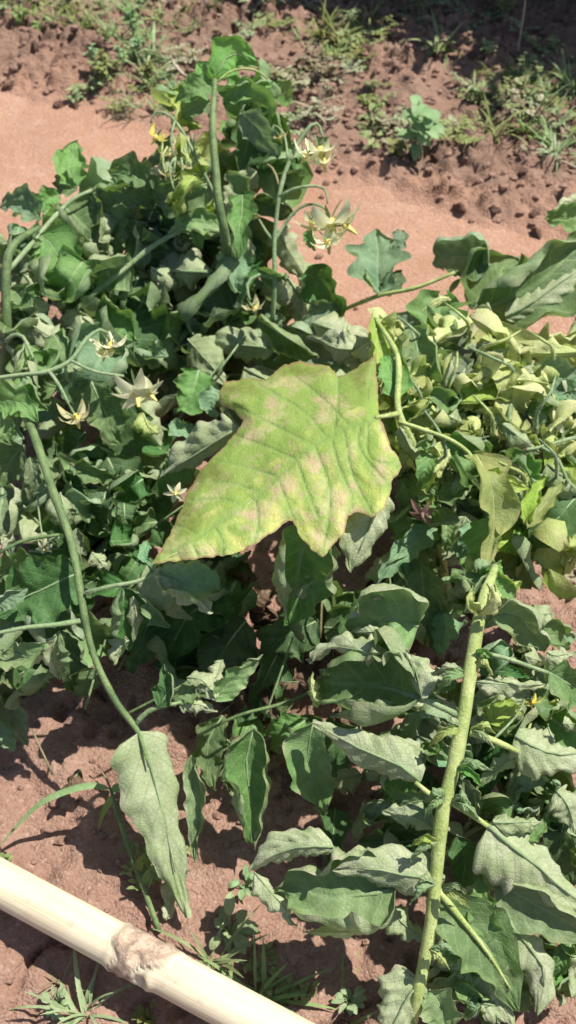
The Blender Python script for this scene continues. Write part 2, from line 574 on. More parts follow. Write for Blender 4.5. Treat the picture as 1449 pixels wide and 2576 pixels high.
def tube_data(pts, radii, sides=10, step=.006, lump=.06, seed=0, ridges=0.0):
    """pts: world (n,3); radii per control point. Returns verts, faces (closed ends)."""
    p = np.asarray(pts, float)
    L = np.linalg.norm(np.diff(p, axis=0), axis=1).sum()
    n = max(5, int(L / step))
    c = crom(np.c_[p, np.asarray(radii, float)], n)
    C, r = c[:, :3], np.maximum(c[:, 3], 2e-4)
    if lump > 0:
        tt_ = np.linspace(0, L, n)
        wn = np.stack([vnoise(tt_ * 38 + seed * 3.3, np.full(n, seed * 1.3 + k_), 7 + k_) - .5 for k_ in range(3)], -1)
        C = C + wn * (r * .28)[:, None] * np.sin(np.linspace(0, math.pi, n))[:, None] ** .3
        r = r * (1 + .11 * np.exp(-((((tt_ * 21 + seed * .37) % 1) - .5) / .10) ** 2) * (lump > .05))
    T = unit(np.gradient(C, axis=0))
    ref = np.array([.3, -.5, .8])
    N0 = unit(np.cross(T, np.tile(ref, (n, 1))))
    B = np.cross(T, N0)
    a = np.linspace(0, 2 * math.pi, sides, endpoint=False)
    wob = 1 + lump * (vnoise(np.arange(n)[:, None] * .35 + seed * 7.1, a[None, :] * .9 + seed, 3) - .5) * 2
    if ridges:
        wob = wob * (1 + ridges * np.cos(5 * a[None, :] + np.linspace(0, L * 14, n)[:, None]))
    V = C[:, None] + (N0[:, None] * np.cos(a)[None, :, None] + B[:, None] * np.sin(a)[None, :, None]) * (r[:, None] * wob)[..., None]
    F = []
    for i in range(n - 1):
        for k in range(sides):
            k2 = (k + 1) % sides
            F.append((i * sides + k, i * sides + k2, (i + 1) * sides + k2, (i + 1) * sides + k))
    F.append(tuple(range(sides))[::-1])
    F.append(tuple((n - 1) * sides + k for k in range(sides)))
    return V.reshape(-1, 3), F


def hairs_for(pts, radii, per_m=2600, ln=.0022, seed=0):
    """Fine plant hairs along a stalk: tiny slivers."""
    r_ = np.random.default_rng(seed)
    p = np.asarray(pts, float)
    L = np.linalg.norm(np.diff(p, axis=0), axis=1).sum()
    n = int(L * per_m)
    c = crom(np.c_[p, np.asarray(radii, float)], 60)
    V, F = [], []
    for k in range(n):
        i = r_.integers(0, 59)
        t = r_.random()
        q = c[i] * (1 - t) + c[i + 1] * t
        T = unit(c[i + 1, :3] - c[i, :3])
        d = unit(np.cross(T, r_.normal(size=3)))
        s = np.cross(T, d) * .00013
        b = q[:3] + d * q[3] * .92
        e = b + (d + T * r_.normal() * .3) * ln * (.5 + r_.random())
        V += [b - s, b + s, e]
        F.append((3 * k, 3 * k + 1, 3 * k + 2))
    return V, F


STEMN = [0]


def stalk(parent, name, pix, rpx, mat='stem_g', sides=10, hairs=True, world=None):
    """pix: [(x,y,z)], rpx: radius in photograph pixels, per point or one value."""
    STEMN[0] += 1
    if pix: pix = [zq(parent, q) for q in pix]
    pts = [P(*q) for q in pix] if world is None else [Vector(q) for q in world]
    if world is None:
        rr = [{'stem': .66, 'culm': .5}.get(name, .55) * r * mpp(*q) for q, r in zip(pix, rpx if not np.isscalar(rpx) else [rpx] * len(pix))]
    else:
        rr = rpx if not np.isscalar(rpx) else [rpx] * len(pts)
    base = pts[0]
    loc = np.array([list(q - base) for q in pts])
    V, F = tube_data(loc, rr, sides, seed=STEMN[0], ridges=.045 if name == 'stem' else 0.0)
    V = [tuple(v) for v in V]
    if hairs:
        hv, hf = hairs_for(loc, rr, seed=STEMN[0], per_m=5200, ln=max(.0014, .35 * max(rr)))
        k = len(V)
        V += [tuple(v) for v in hv]
        F = F + [tuple(i + k for i in f) for f in hf]
    return link(name, mesh(name, V, F, M[mat]), parent, base)


def leaf_grid(C, N, hw, curl=(0, 0), fold=0.0, wave=.12, teeth=.18, nteeth=4.5, shape=.75, seed=0, nu=34, nv=9, curlp=1.4, pucker=.05, tipw=1.0, crumple=.30):
    """C (nu,3) midrib, N (nu,3) upper-side normals. Returns verts, faces, uvs."""
    r_ = np.random.default_rng(seed)
    nu = len(C)
    u = np.linspace(0, 1, nu)
    T = unit(np.gradient(C, axis=0))
    N = unit(N - T * (N * T).sum(1, keepdims=True))
    Lt = np.cross(N, T)
    prof = np.sin(math.pi * np.clip(u, 0, 1) ** shape) ** .85
    prof = prof * (1 - .25 * u ** 2 * tipw)
    s = np.linspace(0, 1, nv + 1)
    rows = {}
    for sd in (1, -1):
        ph = r_.random()
        tt = (u * nteeth + ph) % 1
        saw = (.5 - .5 * np.cos(6.283 * tt ** 1.25)) ** 1.3
        lob = 1 + teeth * (saw - .45) + teeth * .35 * (vnoise(u * 9, np.full(nu, seed * 1.7 + sd), 5) - .5) * 2
        hwid = hw * prof * np.clip(lob, .3, 2)
        cu = curl[0] if sd > 0 else curl[1]
        kn = .65 + .7 * vnoise(u * 3.3, np.full(nu, seed * .73 + sd * 4.1), 9)
        env = np.clip(np.sin(math.pi * np.clip(u * .92 + .06, 0, 1)), 0, 1) ** .4
        ang = fold + cu * kn[:, None] * env[:, None] * s[None, :] ** curlp
        dl = np.diff(s)[None, :] * hwid[:, None]
        am = .5 * (ang[:, 1:] + ang[:, :-1])
        a_ = np.concatenate([np.zeros((nu, 1)), np.cumsum(np.cos(am) * dl, 1)], 1)
        b_ = np.concatenate([np.zeros((nu, 1)), np.cumsum(np.sin(am) * dl, 1)], 1)
        k1, p1 = 2.0 + 1.6 * r_.random(), r_.random() * 6.28
        wv = wave * hw * (np.sin(6.283 * k1 * u + p1)[:, None] * s[None, :] ** 1.5 + .5 * np.sin(6.283 * (k1 * 2.3) * u + 2 * p1)[:, None] * s[None, :] ** 2.2)
        pk = pucker * hw * np.abs(np.sin(math.pi * (6.5 * u[:, None] - 1.9 * s[None, :]))) * np.minimum(1, s * 4)[None, :] * prof[:, None]
        cr = crumple * hw * (fbm(u[:, None] * 3.6 + seed * .37 + 0 * s[None], sd * s[None, :] * 2.6 + seed * .91 + 0 * u[:, None], 15, 3) - .45) * np.minimum(1, 2.5 * u)[:, None]
        nn = -np.sin(ang)[..., None] * Lt[:, None] * sd + np.cos(ang)[..., None] * N[:, None]
        pos = C[:, None] + sd * a_[..., None] * Lt[:, None] + b_[..., None] * N[:, None] + (wv + pk + cr)[..., None] * nn
        rows[sd] = pos
    full = np.concatenate([rows[-1][:, :0:-1], rows[1]], 1)
    W = 2 * nv + 1
    vv = np.concatenate([-s[:0:-1], s])
    uvs = np.stack(np.broadcast_arrays(u[:, None], (vv * .5 + .5)[None, :]), -1).reshape(-1, 2)
    i = np.arange(nu - 1)[:, None] * W + np.arange(W - 1)[None, :]
    F = np.stack([i, i + W, i + W + 1, i + 1], -1).reshape(-1, 4)
    # orientation so that +N is the front side
    V = full.reshape(-1, 3)
    a, b, c, _ = F[len(F) // 2]
    if np.dot(np.cross(V[b] - V[a], V[c] - V[a]), N[nu // 2]) < 0:
        F = F[:, ::-1]
    return V, F.tolist(), uvs


LEAFN = [100]


def leaf(parent, typ, pix, hw, roll=0, curl=(0, 0), name='leaf', label=None, twist=0, rollin=None, **kw):
    """pix: midrib through photograph points with heights; hw half width in pixels; roll turns the upper side away from the viewer."""
    LEAFN[0] += 1
    pix = [zq(parent, q) for q in pix]
    kw['teeth'] = kw.get('teeth', .16) * .75
    if rollin:
        hw *= 1.75
        curl = rollin
        kw.update(curlp=1.7, nv=12)
        kw.setdefault('crumple', .16)
        kw.setdefault('wave', .07)
        kw['teeth'] *= .5
    if abs(roll) > 90:
        kw.setdefault('pucker', .13 if rollin else .10)
        if 'curlp' not in kw:
            hw *= 1.18
            curl = tuple(c * 1.25 + .25 for c in curl)
    if 'curlp' not in kw:
        kw['curlp'] = 2.0
        curl = tuple(c * 1.55 + .25 for c in curl)
        kw.setdefault('fold', random.Random(LEAFN[0] + 5).uniform(.05, .38))
    twist = twist or random.Random(LEAFN[0]).gauss(0, 22)
    pts = [P(*q) for q in pix]
    mid = pix[len(pix) // 2]
    hwm = hw * mpp(*mid) * (1.08 + .22 * (abs(curl[0]) + abs(curl[1])) * .5)
    nu = kw.pop('nu', 34)
    C = crom([list(q) for q in pts], nu)
    r_ = np.random.default_rng(LEAFN[0])
    # natural waver of the midrib
    C = C + (np.sin(np.linspace(0, 1, nu) * 6.28 * (1 + r_.random()) + r_.random() * 6)[:, None] * np.linspace(0, 1, nu)[:, None] * r_.normal(size=3)[None] * hwm * .05)
    T = unit(np.gradient(C, axis=0))
    N0 = unit(np.array(list(CAMV)) - C)
    N0 = unit(N0 - T * (N0 * T).sum(1, keepdims=True))
    B0 = np.cross(T, N0)
    a = R(roll) + R(twist) * np.linspace(-.5, .5, nu)[:, None]
    N = N0 * np.cos(a) + B0 * np.sin(a)
    V, F, uv = leaf_grid(C, N, hwm, curl, seed=LEAFN[0], **kw)
    base = Vector(C[0])
    V = V - C[0]
    o = link(name, mesh(name, V, F, M[typ], uv), parent, base)
    if label: o['label'] = label
    # midrib as raised vein on the under side
    rr = max(.0005, hwm * .045)
    k = int(nu * .9)
    mv, mf = tube_data((C - C[0] - N * rr * .45)[:k:5], np.linspace(rr, rr * .3, len(range(0, k, 5))), 6, step=.01, lump=0)
    link('midrib', mesh('midrib', mv, mf, M['stem_y' if typ in ('lime', 'frill') else 'stem_p']), o, base)
    return o


# ------------------------------------------------------------------ flowers
def petal_mesh(mat, L, wd, bend):
    n = 8
    t = np.linspace(0, 1, n)
    ang = bend * t
    x = np.r_[0, np.cumsum(np.cos(ang[:-1]) * L / (n - 1))]
    z = np.r_[0, np.cumsum(-np.sin(ang[:-1]) * L / (n - 1))]
    hw_ = wd * np.sin(math.pi * (t * .9 + .08)) ** .8 * (1 - .35 * t)
    V = []
    for i in range(n):
        for s in (-1, -.5, 0, .5, 1):
            V.append((x[i], s * hw_[i], z[i] + abs(s) * hw_[i] * .35))
    F = [(i * 5 + k, i * 5 + k + 1, (i + 1) * 5 + k + 1, (i + 1) * 5 + k) for i in range(n - 1) for k in range(4)]
    return mesh('petal', V, F, M[mat])


def flower(parent, x, y, z, size_px, kind='petal', axis=(0, -.5, -.6), bend=.9, n=6, seed=1, missing=()):
    r_ = random.Random(seed)
    x, y, z = zq(parent, (x, y, z))
    p = P(x, y, z)
    s = size_px * mpp(x, y, z)
    A = Vector(axis).normalized()
    q = A.to_track_quat('Z', 'Y')
    # core: anther cone + calyx in one mesh is two looks -> two parts
    bm = bmesh.new()
    bmesh.ops.create_cone(bm, segments=8, radius1=s * .17, radius2=s * .05, depth=s * .62, matrix=Matrix.Translation((0, 0, s * .30)))
    bmesh.ops.create_uvsphere(bm, u_segments=8, v_segments=6, radius=s * .20, matrix=Matrix.Translation((0, 0, -s * .02)))
    me = bpy.data.meshes.new('flower')
    bmesh.ops.transform(bm, matrix=q.to_matrix().to_4x4(), verts=bm.verts)
    bm.to_mesh(me)
    bm.free()
    me.materials.append(M['anther' if kind != 'petal_p' else 'petal_p'])
    me.polygons.foreach_set('use_smooth', [True] * len(me.polygons))
    o = link('flower', me, parent, p)
    for i in range(n):
        if i in missing: continue
        pm = petal_mesh(kind, s * (1.0 + .4 * r_.random()), s * (.24 + .07 * r_.random()), bend * (.7 + 1.2 * r_.random()))
        c = link('petal', pm, o, p)
        c.rotation_mode = 'QUATERNION'
        c.rotation_quaternion = q @ Quaternion((0, 0, 1), 6.283 * (i + .35 * r_.random()) / n) @ Quaternion((0, 1, 0), -.3 * r_.random() + .1)
    for i in range(5):
        pm = petal_mesh('stem_g', s * .75, s * .07, -.7 * r_.random())
        c = link('sepal', pm, o, p - A * s * .1)
        c.rotation_mode = 'QUATERNION'
        c.rotation_quaternion = q @ Quaternion((0, 0, 1), 6.283 * (i + .5) / 5) @ Quaternion((0, 1, 0), .5 + .6 * r_.random())
    return o


# ------------------------------------------------------------------ the tomato plants
GRP = 'wilting tomato plants in the bed'
pA = empty('tomato_plant', P(600, 960, 0))
tag(pA, 'tomato plant with a tall upright flowering shoot standing against the pale path', 'tomato plant', GRP)
pG = empty('tomato_plant', P(15, 1110, 0))
tag(pG, 'dense green tomato plant whose bare stem bends down to one long grey hanging leaf', 'tomato plant', GRP)
pC = empty('tomato_plant', P(1130, 1520, 0))
tag(pC, 'yellowing tomato plant with curled leaves and one big blotched lime leaf in front', 'tomato plant', GRP)
pD = empty('tomato_plant', P(1000, 2760, 0))
pD['rises'] = 1
tag(pD, 'wilted tomato branch with thick bare yellow-green stem and rolled grey-green leaves', 'tomato plant', GRP)

# --- A: tall shoot in the middle
stalk(pA, 'stem', [(600, 960, 0), (598, 860, .07), (588, 740, .17), (566, 600, .30), (547, 480, .36), (536, 330, .41), (541, 200, .44)], [17, 17, 17, 17, 16, 14, 9], 'stem_g')
leaf(pA, 'fresh', [(541, 200, .42), (565, 150, .44), (600, 135, .44), (650, 165, .42)], 42, 10, (.5, .4), fold=-.2)
leaf(pA, 'fresh', [(540, 205, .42), (518, 190, .43), (500, 155, .43)], 26, -20, (.3, .3))
leaf(pA, 'fresh', [(536, 215, .42), (490, 225, .42), (440, 258, .40)], 32, 20, (.4, .2), teeth=.3)
leaf(pA, 'fresh', [(530, 260, .40), (490, 270, .40), (455, 300, .38)], 22, 0, (.8, .8), teeth=.3)
stalk(pA, 'leaf_stalk', [(541, 210, .42), (585, 178, .43), (640, 176, .43), (690, 212, .40)], [6, 5, 5, 3], 'stem_y')
leaf(pA, 'fresh', [(548, 232, .41), (620, 222, .415), (690, 205, .41)], 26, 10, (1.2, .3))
leaf(pA, 'fresh', [(560, 260, .40), (640, 255, .40), (688, 310, .36)], 46, 25, (.2, .5), fold=-.25)
leaf(pA, 'dark', [(610, 262, .40), (622, 350, .35), (600, 480, .28)], 60, -25, (.5, .7))
leaf(pA, 'teal', [(604, 285, .41), (650, 325, .39), (700, 398, .35)], 36, 30, (.3, .4), teeth=.08)
leaf(pA, 'pale', [(645, 430, .32), (600, 490, .29), (555, 545, .27)], 34, 160, (.5, .5))
leaf(pA, 'wilt', [(565, 440, .33), (600, 455, .32), (640, 520, .28)], 28, 20, (.4, .8))
leaf(pA, 'fresh', [(520, 470, .33), (450, 500, .31), (380, 480, .30)], 45, 0, (.3, .5), teeth=.25)
leaf(pA, 'dark', [(500, 500, .30), (460, 520, .28), (400, 580, .25)], 45, 0, (.4, .4))
stalk(pA, 'flower_stalk', [(545, 500, .31), (505, 420, .35), (465, 340, .38), (425, 290, .39), (390, 283, .39), (379, 310, .38)], [9, 8, 7, 6, 5, 4], 'stem_p')
stalk(pA, 'flower_stalk', [(465, 340, .38), (470, 380, .37), (485, 440, .35), (480, 480, .34)], [5, 5, 4, 4], 'stem_p')
stalk(pA, 'flower_stalk', [(440, 305, .39), (430, 350, .38), (440, 410, .36), (428, 450, .35)], [5, 5, 4, 4], 'stem_p')
flower(pA, 392, 345, .375, 38, 'petal_y', (-.5, -.4, -.6), 1.0, seed=3, missing=(1,))
for i, (x, y, z) in enumerate([(428, 390, .365), (462, 420, .36), (478, 470, .345), (420, 440, .355), (450, 360, .37)]):
    flower(pA, x, y, z, 26, 'petal_d', (random.uniform(-.4, .4), -.3, -1), 1.2, seed=20 + i, n=5)
# right truss
stalk(pA, 'flower_stalk', [(640, 900, .06), (680, 840, .15), (690, 700, .24), (690, 600, .28), (705, 480, .33), (735, 390, .36), (775, 322, .385), (800, 312, .385), (812, 345, .38)], [11, 11, 11, 10, 10, 9, 7, 6, 4], 'stem_p')
stalk(pA, 'flower_stalk', [(690, 610, .275), (715, 565, .29), (755, 522, .31), (800, 515, .315), (826, 535, .31)], [8, 8, 7, 6, 4], 'stem_p')
stalk(pA, 'flower_stalk', [(702, 495, .325), (740, 475, .335), (790, 468, .34), (818, 478, .34), (824, 512, .33)], [7, 7, 6, 5, 4], 'stem_p')
stalk(pA, 'flower_stalk', [(690, 610, .275), (668, 580, .285), (652, 552, .29)], [7, 6, 4], 'stem_p')
stalk(pA, 'flower_stalk', [(725, 405, .355), (715, 340, .37), (690, 315, .375), (685, 335, .37)], [5, 5, 4, 3], 'stem_p')
stalk(pA, 'flower_stalk', [(705, 480, .33), (690, 430, .34), (668, 410, .345)], [6, 5, 4], 'stem_b')
stalk(pA, 'flower_stalk', [(690, 700, .24), (650, 692, .25), (622, 715, .245), (628, 755, .235)], [10, 9, 8, 6], 'stem_p')
flower(pA, 805, 378, .37, 54, 'petal', (.1, -.5, -.8), .9, seed=5)
flower(pA, 832, 565, .30, 84, 'petal', (.2, -.7, -.5), .7, seed=6, missing=(4,))
flower(pA, 785, 560, .30, 44, 'petal', (-.2, -.6, -.7), 1.6, seed=7)
flower(pA, 705, 345, .365, 26, 'petal_d', (.2, -.4, -1), 1.3, seed=8, n=5)
flower(pA, 640, 775, .23, 36, 'petal_d', (.2, -.4, -1), 1.3, seed=9, n=5)
flower(pA, 812, 405, .36, 46, 'petal', (.3, -.2, -1), 1.2, seed=61, n=5)
flower(pA, 770, 390, .365, 40, 'petal', (-.5, -.3, -.7), 1.0, seed=62, n=5)
flower(pA, 872, 570, .30, 52, 'petal', (.8, -.4, -.4), .8, seed=63, n=5)
flower(pA, 826, 612, .29, 50, 'petal', (.1, -.2, -1), 1.2, seed=64, n=5)
flower(pG, 262, 890, .31, 40, 'petal', (-.2, -.1, -1), 1.3, seed=65, n=5)
flower(pG, 375, 990, .305, 50, 'petal', (.6, -.6, -.2), .8, seed=66, n=5)
for k in range(10):
    bx, by = random.uniform(400, 490), random.uniform(330, 400)
    stalk(pA, 'flower_stalk', [(bx, by, .375), (bx + random.uniform(-15, 15), by + 30, .365), (bx + random.uniform(-20, 20), by + random.uniform(60, 95), .345)], [5, 5, 3], random.choice(['stem_p', 'stem_p', 'stem_y']))
leaf(pA, 'green', [(808, 350, .378), (820, 360, .375), (832, 385, .365)], 12, 0, (.4, .4))
leaf(pA, 'fresh', [(770, 580, .30), (782, 605, .29), (790, 630, .28)], 18, 10, (.3, .5))
# middle leaves
leaf(pA, 'dark', [(640, 540, .25), (632, 620, .21), (612, 710, .15)], 66, -15, (.5, .4))
leaf(pA, 'lime', [(600, 560, .262), (625, 545, .26), (655, 548, .255)], 9, 0, (.2, .2))
leaf(pA, 'pale', [(606, 585, .265), (592, 650, .23), (562, 740, .17), (552, 830, .12)], 32, 175, rollin=(2.0, 2.0))
leaf(pA, 'dark', [(505, 600, .22), (520, 660, .18), (515, 740, .13)], 50, 10, (.5, .4))
leaf(pA, 'green', [(470, 640, .22), (440, 700, .18), (420, 780, .14)], 45, 20, (.4, .6))
leaf(pA, 'wilt', [(692, 880, .17), (640, 870, .175), (580, 868, .17), (508, 890, .15)], 27, 170, rollin=(1.8, 1.9), teeth=.06)
leaf(pA, 'teal', [(560, 890, .14), (500, 910, .13), (430, 905, .12)], 28, 10, (.3, .6))
leaf(pA, 'pale', [(700, 580, .25), (730, 640, .21), (775, 705, .17)], 36, 160, (1.0, .9))
leaf(pA, 'dark', [(775, 670, .21), (825, 735, .19), (858, 840, .15)], 52, 20, (.4, .5), teeth=.3)
leaf(pA, 'pale', [(725, 700, .19), (755, 750, .17), (765, 815, .15)], 36, 150, (.9, 1.0))
leaf(pA, 'teal', [(850, 775, .18), (800, 790, .175), (750, 830, .16)], 36, 0, (.3, .7))
leaf(pA, 'teal', [(705, 790, .18), (690, 830, .17), (700, 890, .15)], 34, 30, (.8, .6))
leaf(pA, 'dark', [(640, 730, .16), (610, 800, .13), (560, 860, .10)], 70, 0, (.4, .4))
leaf(pA, 'dark', [(470, 740, .15), (450, 820, .12), (440, 900, .09)], 60, 0, (.4, .4))
leaf(pA, 'green', [(360, 700, .16), (410, 760, .15), (440, 850, .12)], 38, -20, (.4, .9))
leaf(pA, 'dry', [(355, 760, .10), (385, 850, .10), (415, 985, .085)], 46, 150, (.4, .4))
leaf(pA, 'dry', [(345, 650, .13), (365, 690, .13), (385, 750, .12)], 30, 160, (.4, .4))
leaf(pA, 'wilt', [(560, 570, .28), (470, 560, .29), (420, 590, .28)], 30, 10, (.8, .5))

# --- G: left plant
stalk(pG, 'stem', [(15, 1110, 0), (12, 1040, .06), (12, 950, .14), (15, 840, .21), (22, 640, .29), (100, 570, .28)], [19, 19, 19, 18, 16, 9], 'stem_g')
stalk(pG, 'branch', [(22, 680, .27), (120, 565, .27), (180, 505, .28), (232, 478, .285)], [12, 11, 10, 8], 'stem_p')
stalk(pG, 'branch', [(232, 478, .285), (300, 478, .285), (360, 495, .28)], [8, 7, 5], 'stem_g')
leaf(pG, 'fresh', [(190, 475, .27), (176, 420, .285), (195, 355, .30)], 40, 0, (.3, .4), shape=.9)
leaf(pG, 'green', [(190, 480, .27), (160, 465, .27), (135, 460, .26)], 28, 0, (.5, .5))
leaf(pG, 'green', [(395, 478, .29), (330, 440, .30), (268, 425, .30)], 44, 15, (.4, .4), teeth=.4)
leaf(pG, 'teal', [(320, 480, .29), (300, 450, .29), (285, 440, .29)], 26, 0, (.9, .5))
leaf(pG, 'teal', [(102, 548, .26), (55, 515, .265), (0, 520, .26)], 42, 0, (.9, .4), teeth=.05, shape=.85)
leaf(pG, 'green', [(150, 490, .27), (115, 505, .27), (90, 545, .26)], 28, 10, (.4, .4))
leaf(pG, 'green', [(160, 520, .26), (205, 560, .25), (255, 610, .22)], 35, -20, rollin=(2.6, 3.2), teeth=.08)
leaf(pG, 'teal', [(262, 490, .27), (282, 560, .235), (280, 665, .18)], 28, 0, rollin=(2.6, 3.2), teeth=.08)
leaf(pG, 'pale', [(355, 500, .265), (335, 550, .24), (312, 605, .215)], 22, 165, (.6, .4))
leaf(pG, 'green', [(240, 482, .28), (320, 490, .285), (408, 518, .27)], 30, 15, (.5, .4))
leaf(pG, 'wilt', [(245, 485, .28), (250, 530, .26), (240, 600, .22)], 22, 170, (.6, .6))
leaf(pG, 'fresh', [(100, 590, .27), (145, 640, .25), (178, 765, .20)], 58, -10, (.3, .35), teeth=.2)
leaf(pG, 'fresh', [(90, 590, .26), (60, 640, .25), (60, 710, .22)], 36, 20, (.4, .4))
leaf(pG, 'green', [(230, 620, .22), (200, 690, .19), (160, 790, .15)], 48, 0, (.5, .4))
leaf(pG, 'pale', [(195, 590, .20), (212, 615, .19), (222, 645, .18)], 18, 160, (.5, .5))
stalk(pG, 'branch', [(170, 800, .20), (240, 735, .23), (320, 672, .25), (390, 615, .27), (470, 577, .28), (560, 582, .28)], [12, 12, 11, 11, 11, 12], 'stem_p')
leaf(pG, 'green', [(215, 745, .21), (270, 770, .20), (340, 770, .18)], 44, 0, (.7, .4))
leaf(pG, 'teal', [(350, 720, .20), (300, 735, .20), (225, 770, .19)], 30, 0, (.9, .3))
leaf(pG, 'pale', [(300, 640, .20), (350, 690, .19), (400, 740, .17)], 24, 165, (.4, .4))
leaf(pG, 'wilt', [(300, 560, .24), (340, 600, .22), (360, 660, .19)], 36, 0, (.7, .7))
leaf(pG, 'green', [(420, 600, .24), (410, 650, .21), (390, 700, .18)], 40, 0, (.6, .4))
leaf(pG, 'pale', [(40, 800, .22), (100, 830, .22), (180, 880, .20)], 40, 170, (.7, .5))
leaf(pG, 'wilt', [(30, 720, .25), (60, 770, .23), (40, 840, .20)], 38, 20, (.5, .9))
leaf(pG, 'pale', [(60, 690, .25), (80, 720, .24), (60, 760, .23)], 22, 165, (.5, .5))
stalk(pG, 'flower_stalk', [(15, 860, .25), (35, 842, .26), (60, 850, .265), (90, 915, .255)], [10, 9, 8, 6], 'stem_p')
stalk(pG, 'flower_stalk', [(-40, 956, .31), (40, 945, .315), (120, 935, .32), (180, 905, .325), (215, 855, .33), (250, 830, .33), (272, 838, .325)], [10, 10, 10, 10, 9, 8, 6], 'stem_p')
stalk(pG, 'flower_stalk', [(180, 908, .325), (240, 935, .325), (312, 946, .32)], [8, 7, 6], 'stem_p')
stalk(pG, 'flower_stalk', [(125, 935, .32), (150, 972, .315), (172, 1015, .31)], [9, 8, 6], 'stem_p')
flower(pG, 278, 868, .315, 52, 'petal', (.0, -.4, -.8), .9, seed=31)
flower(pG, 345, 985, .31, 72, 'petal', (.1, -.8, -.3), .5, seed=32)
flower(pG, 192, 1050, .30, 52, 'petal_d', (.15, -.3, -1), 1.2, seed=33, n=5)
flower(pG, 442, 1240, .22, 26, 'petal', (0, -.8, .4), .5, seed=34)
flower(pG, 112, 1378, .24, 22, 'petal', (0, -.8, .3), .5, seed=35)
stalk(pG, 'flower_stalk', [(150, 1352, .26), (128, 1358, .25), (112, 1378, .242)], [5, 4, 3], 'stem_p')
stalk(pG, 'flower_stalk', [(0, 1390, .25), (60, 1360, .255), (150, 1345, .262)], [8, 8, 7], 'stem_g')
stalk(pG, 'flower_stalk', [(95, 1250, .25), (100, 1310, .25), (110, 1365, .245)], [4, 4, 3], 'stem_p')
leaf(pG, 'fresh', [(-20, 1005, .30), (40, 1010, .305), (98, 1060, .29)], 38, 0, (.3, .3), teeth=.45)
leaf(pG, 'fresh', [(-20, 1050, .29), (10, 1080, .28), (30, 1120, .26)], 30, 0, (.4, .4))
leaf(pG, 'green', [(230, 960, .24), (260, 1030, .21), (300, 1120, .17)], 56, 0, (.4, .5))
leaf(pG, 'dark', [(330, 1000, .20), (300, 1100, .16), (270, 1190, .13)], 66, 0, (.4, .5))
leaf(pG, 'dark', [(270, 1150, .18), (310, 1230, .15), (380, 1330, .11)], 70, 0, (.4, .4))
leaf(pG, 'green', [(60, 1120, .24), (20, 1170, .22), (-10, 1260, .19)], 46, 0, (.5, .5))
leaf(pG, 'teal', [(20, 1240, .22), (10, 1300, .20), (30, 1400, .17)], 40, 0, (.7, .4))
leaf(pG, 'pale', [(10, 1310, .21), (20, 1340, .205), (10, 1385, .20)], 18, 165, (.4, .4))
leaf(pG, 'wilt', [(75, 1150, .24), (85, 1210, .22), (75, 1260, .20)], 24, 20, (.6, .6))
leaf(pG, 'lime', [(360, 1040, .20), (375, 1075, .195), (400, 1090, .19)], 28, 150, (.5, .4))
leaf(pG, 'teal', [(430, 1060, .20), (455, 1080, .195), (490, 1070, .19)], 24, 0, (.6, .6))
leaf(pG, 'green', [(500, 930, .18), (480, 1000, .165), (440, 1040, .15)], 48, 0, (.5, .7))
leaf(pG, 'teal', [(560, 985, .24), (530, 1010, .235), (545, 1055, .22)], 26, 20, (.8, .3))
leaf(pG, 'pale', [(600, 1075, .27), (520, 1125, .24), (395, 1205, .19)], 52, 165, (.5, .6), teeth=.06)
leaf(pG, 'green', [(500, 1150, .20), (450, 1190, .18), (400, 1250, .15)], 40, 10, (.7, .4))
# E: bare stem bending down to the long leaf
stalk(pG, 'stem', [(20, 960, .26), (78, 1075, .285), (130, 1230, .28), (178, 1365, .265), (204, 1500, .245), (232, 1640, .205), (285, 1755, .175), (342, 1832, .153), (358, 1870, .15), (374, 1930, .138)], [17, 16, 16, 15, 14, 13, 13, 11, 7, 4], 'stem_g', 12)
leaf(pG, 'wilt', [(352, 1840, .152), (385, 1950, .125), (415, 2080, .09), (440, 2190, .06), (470, 2305, .03)], 60, 165, (.4, 1.0), shape=.5, teeth=.06, wave=.10, pucker=.05, crumple=.3, fold=-.25, label='long pale grey-green leaf hanging limp to the soil')
leaf(pG, 'wilt', [(480, 1900, .11), (505, 2010, .09), (490, 2170, .05)], 36, 40, (.4, .4), teeth=.1)
leaf(pG, 'pale', [(460, 2180, .05), (440, 2240, .03), (418, 2318, .012)], 30, 160, (.5, .5))
leaf(pG, 'green', [(362, 1905, .12), (330, 1918, .115), (300, 1905, .11)], 18, 0, (.3, .5))
stalk(pG, 'leaf_stalk', [(338, 1828, .152), (365, 1795, .165), (405, 1776, .175), (455, 1768, .18)], [12, 11, 10, 8], 'stem_p')
leaf(pG, 'dark', [(400, 1778, .176), (425, 1730, .19), (412, 1672, .20)], 32, -30, (.6, .9), teeth=.06)
leaf(pG, 'green', [(440, 1768, .18), (465, 1745, .185), (540, 1725, .19)], 30, 20, (.8, 1.2), teeth=.06)
leaf(pG, 'pale', [(450, 1770, .18), (500, 1772, .182), (545, 1790, .17)], 22, 165, (.6, .4), teeth=.08)
leaf(pG, 'pale', [(470, 1705, .19), (510, 1712, .195), (545, 1760, .19)], 28, 160, (.7, .5), teeth=.08)
leaf(pG, 'wilt', [(535, 1762, .185), (590, 1702, .20), (660, 1648, .215)], 34, 35, (.4, .5), teeth=.05)
leaf(pG, 'pale', [(560, 1660, .19), (550, 1690, .19), (530, 1720, .188)], 20, 170, (.6, .6))
stalk(pG, 'leaf_stalk', [(200, 1562, .23), (140, 1572, .24), (60, 1580, .245), (-40, 1600, .245)], [12, 11, 10, 8], 'stem_p')
leaf(pG, 'dark', [(200, 1440, .23), (110, 1480, .22), (-20, 1550, .20)], 80, 0, (.3, .4), teeth=.08)
leaf(pG, 'teal', [(-20, 1520, .235), (30, 1500, .24), (70, 1480, .24)], 24, 10, (1.4, .2))
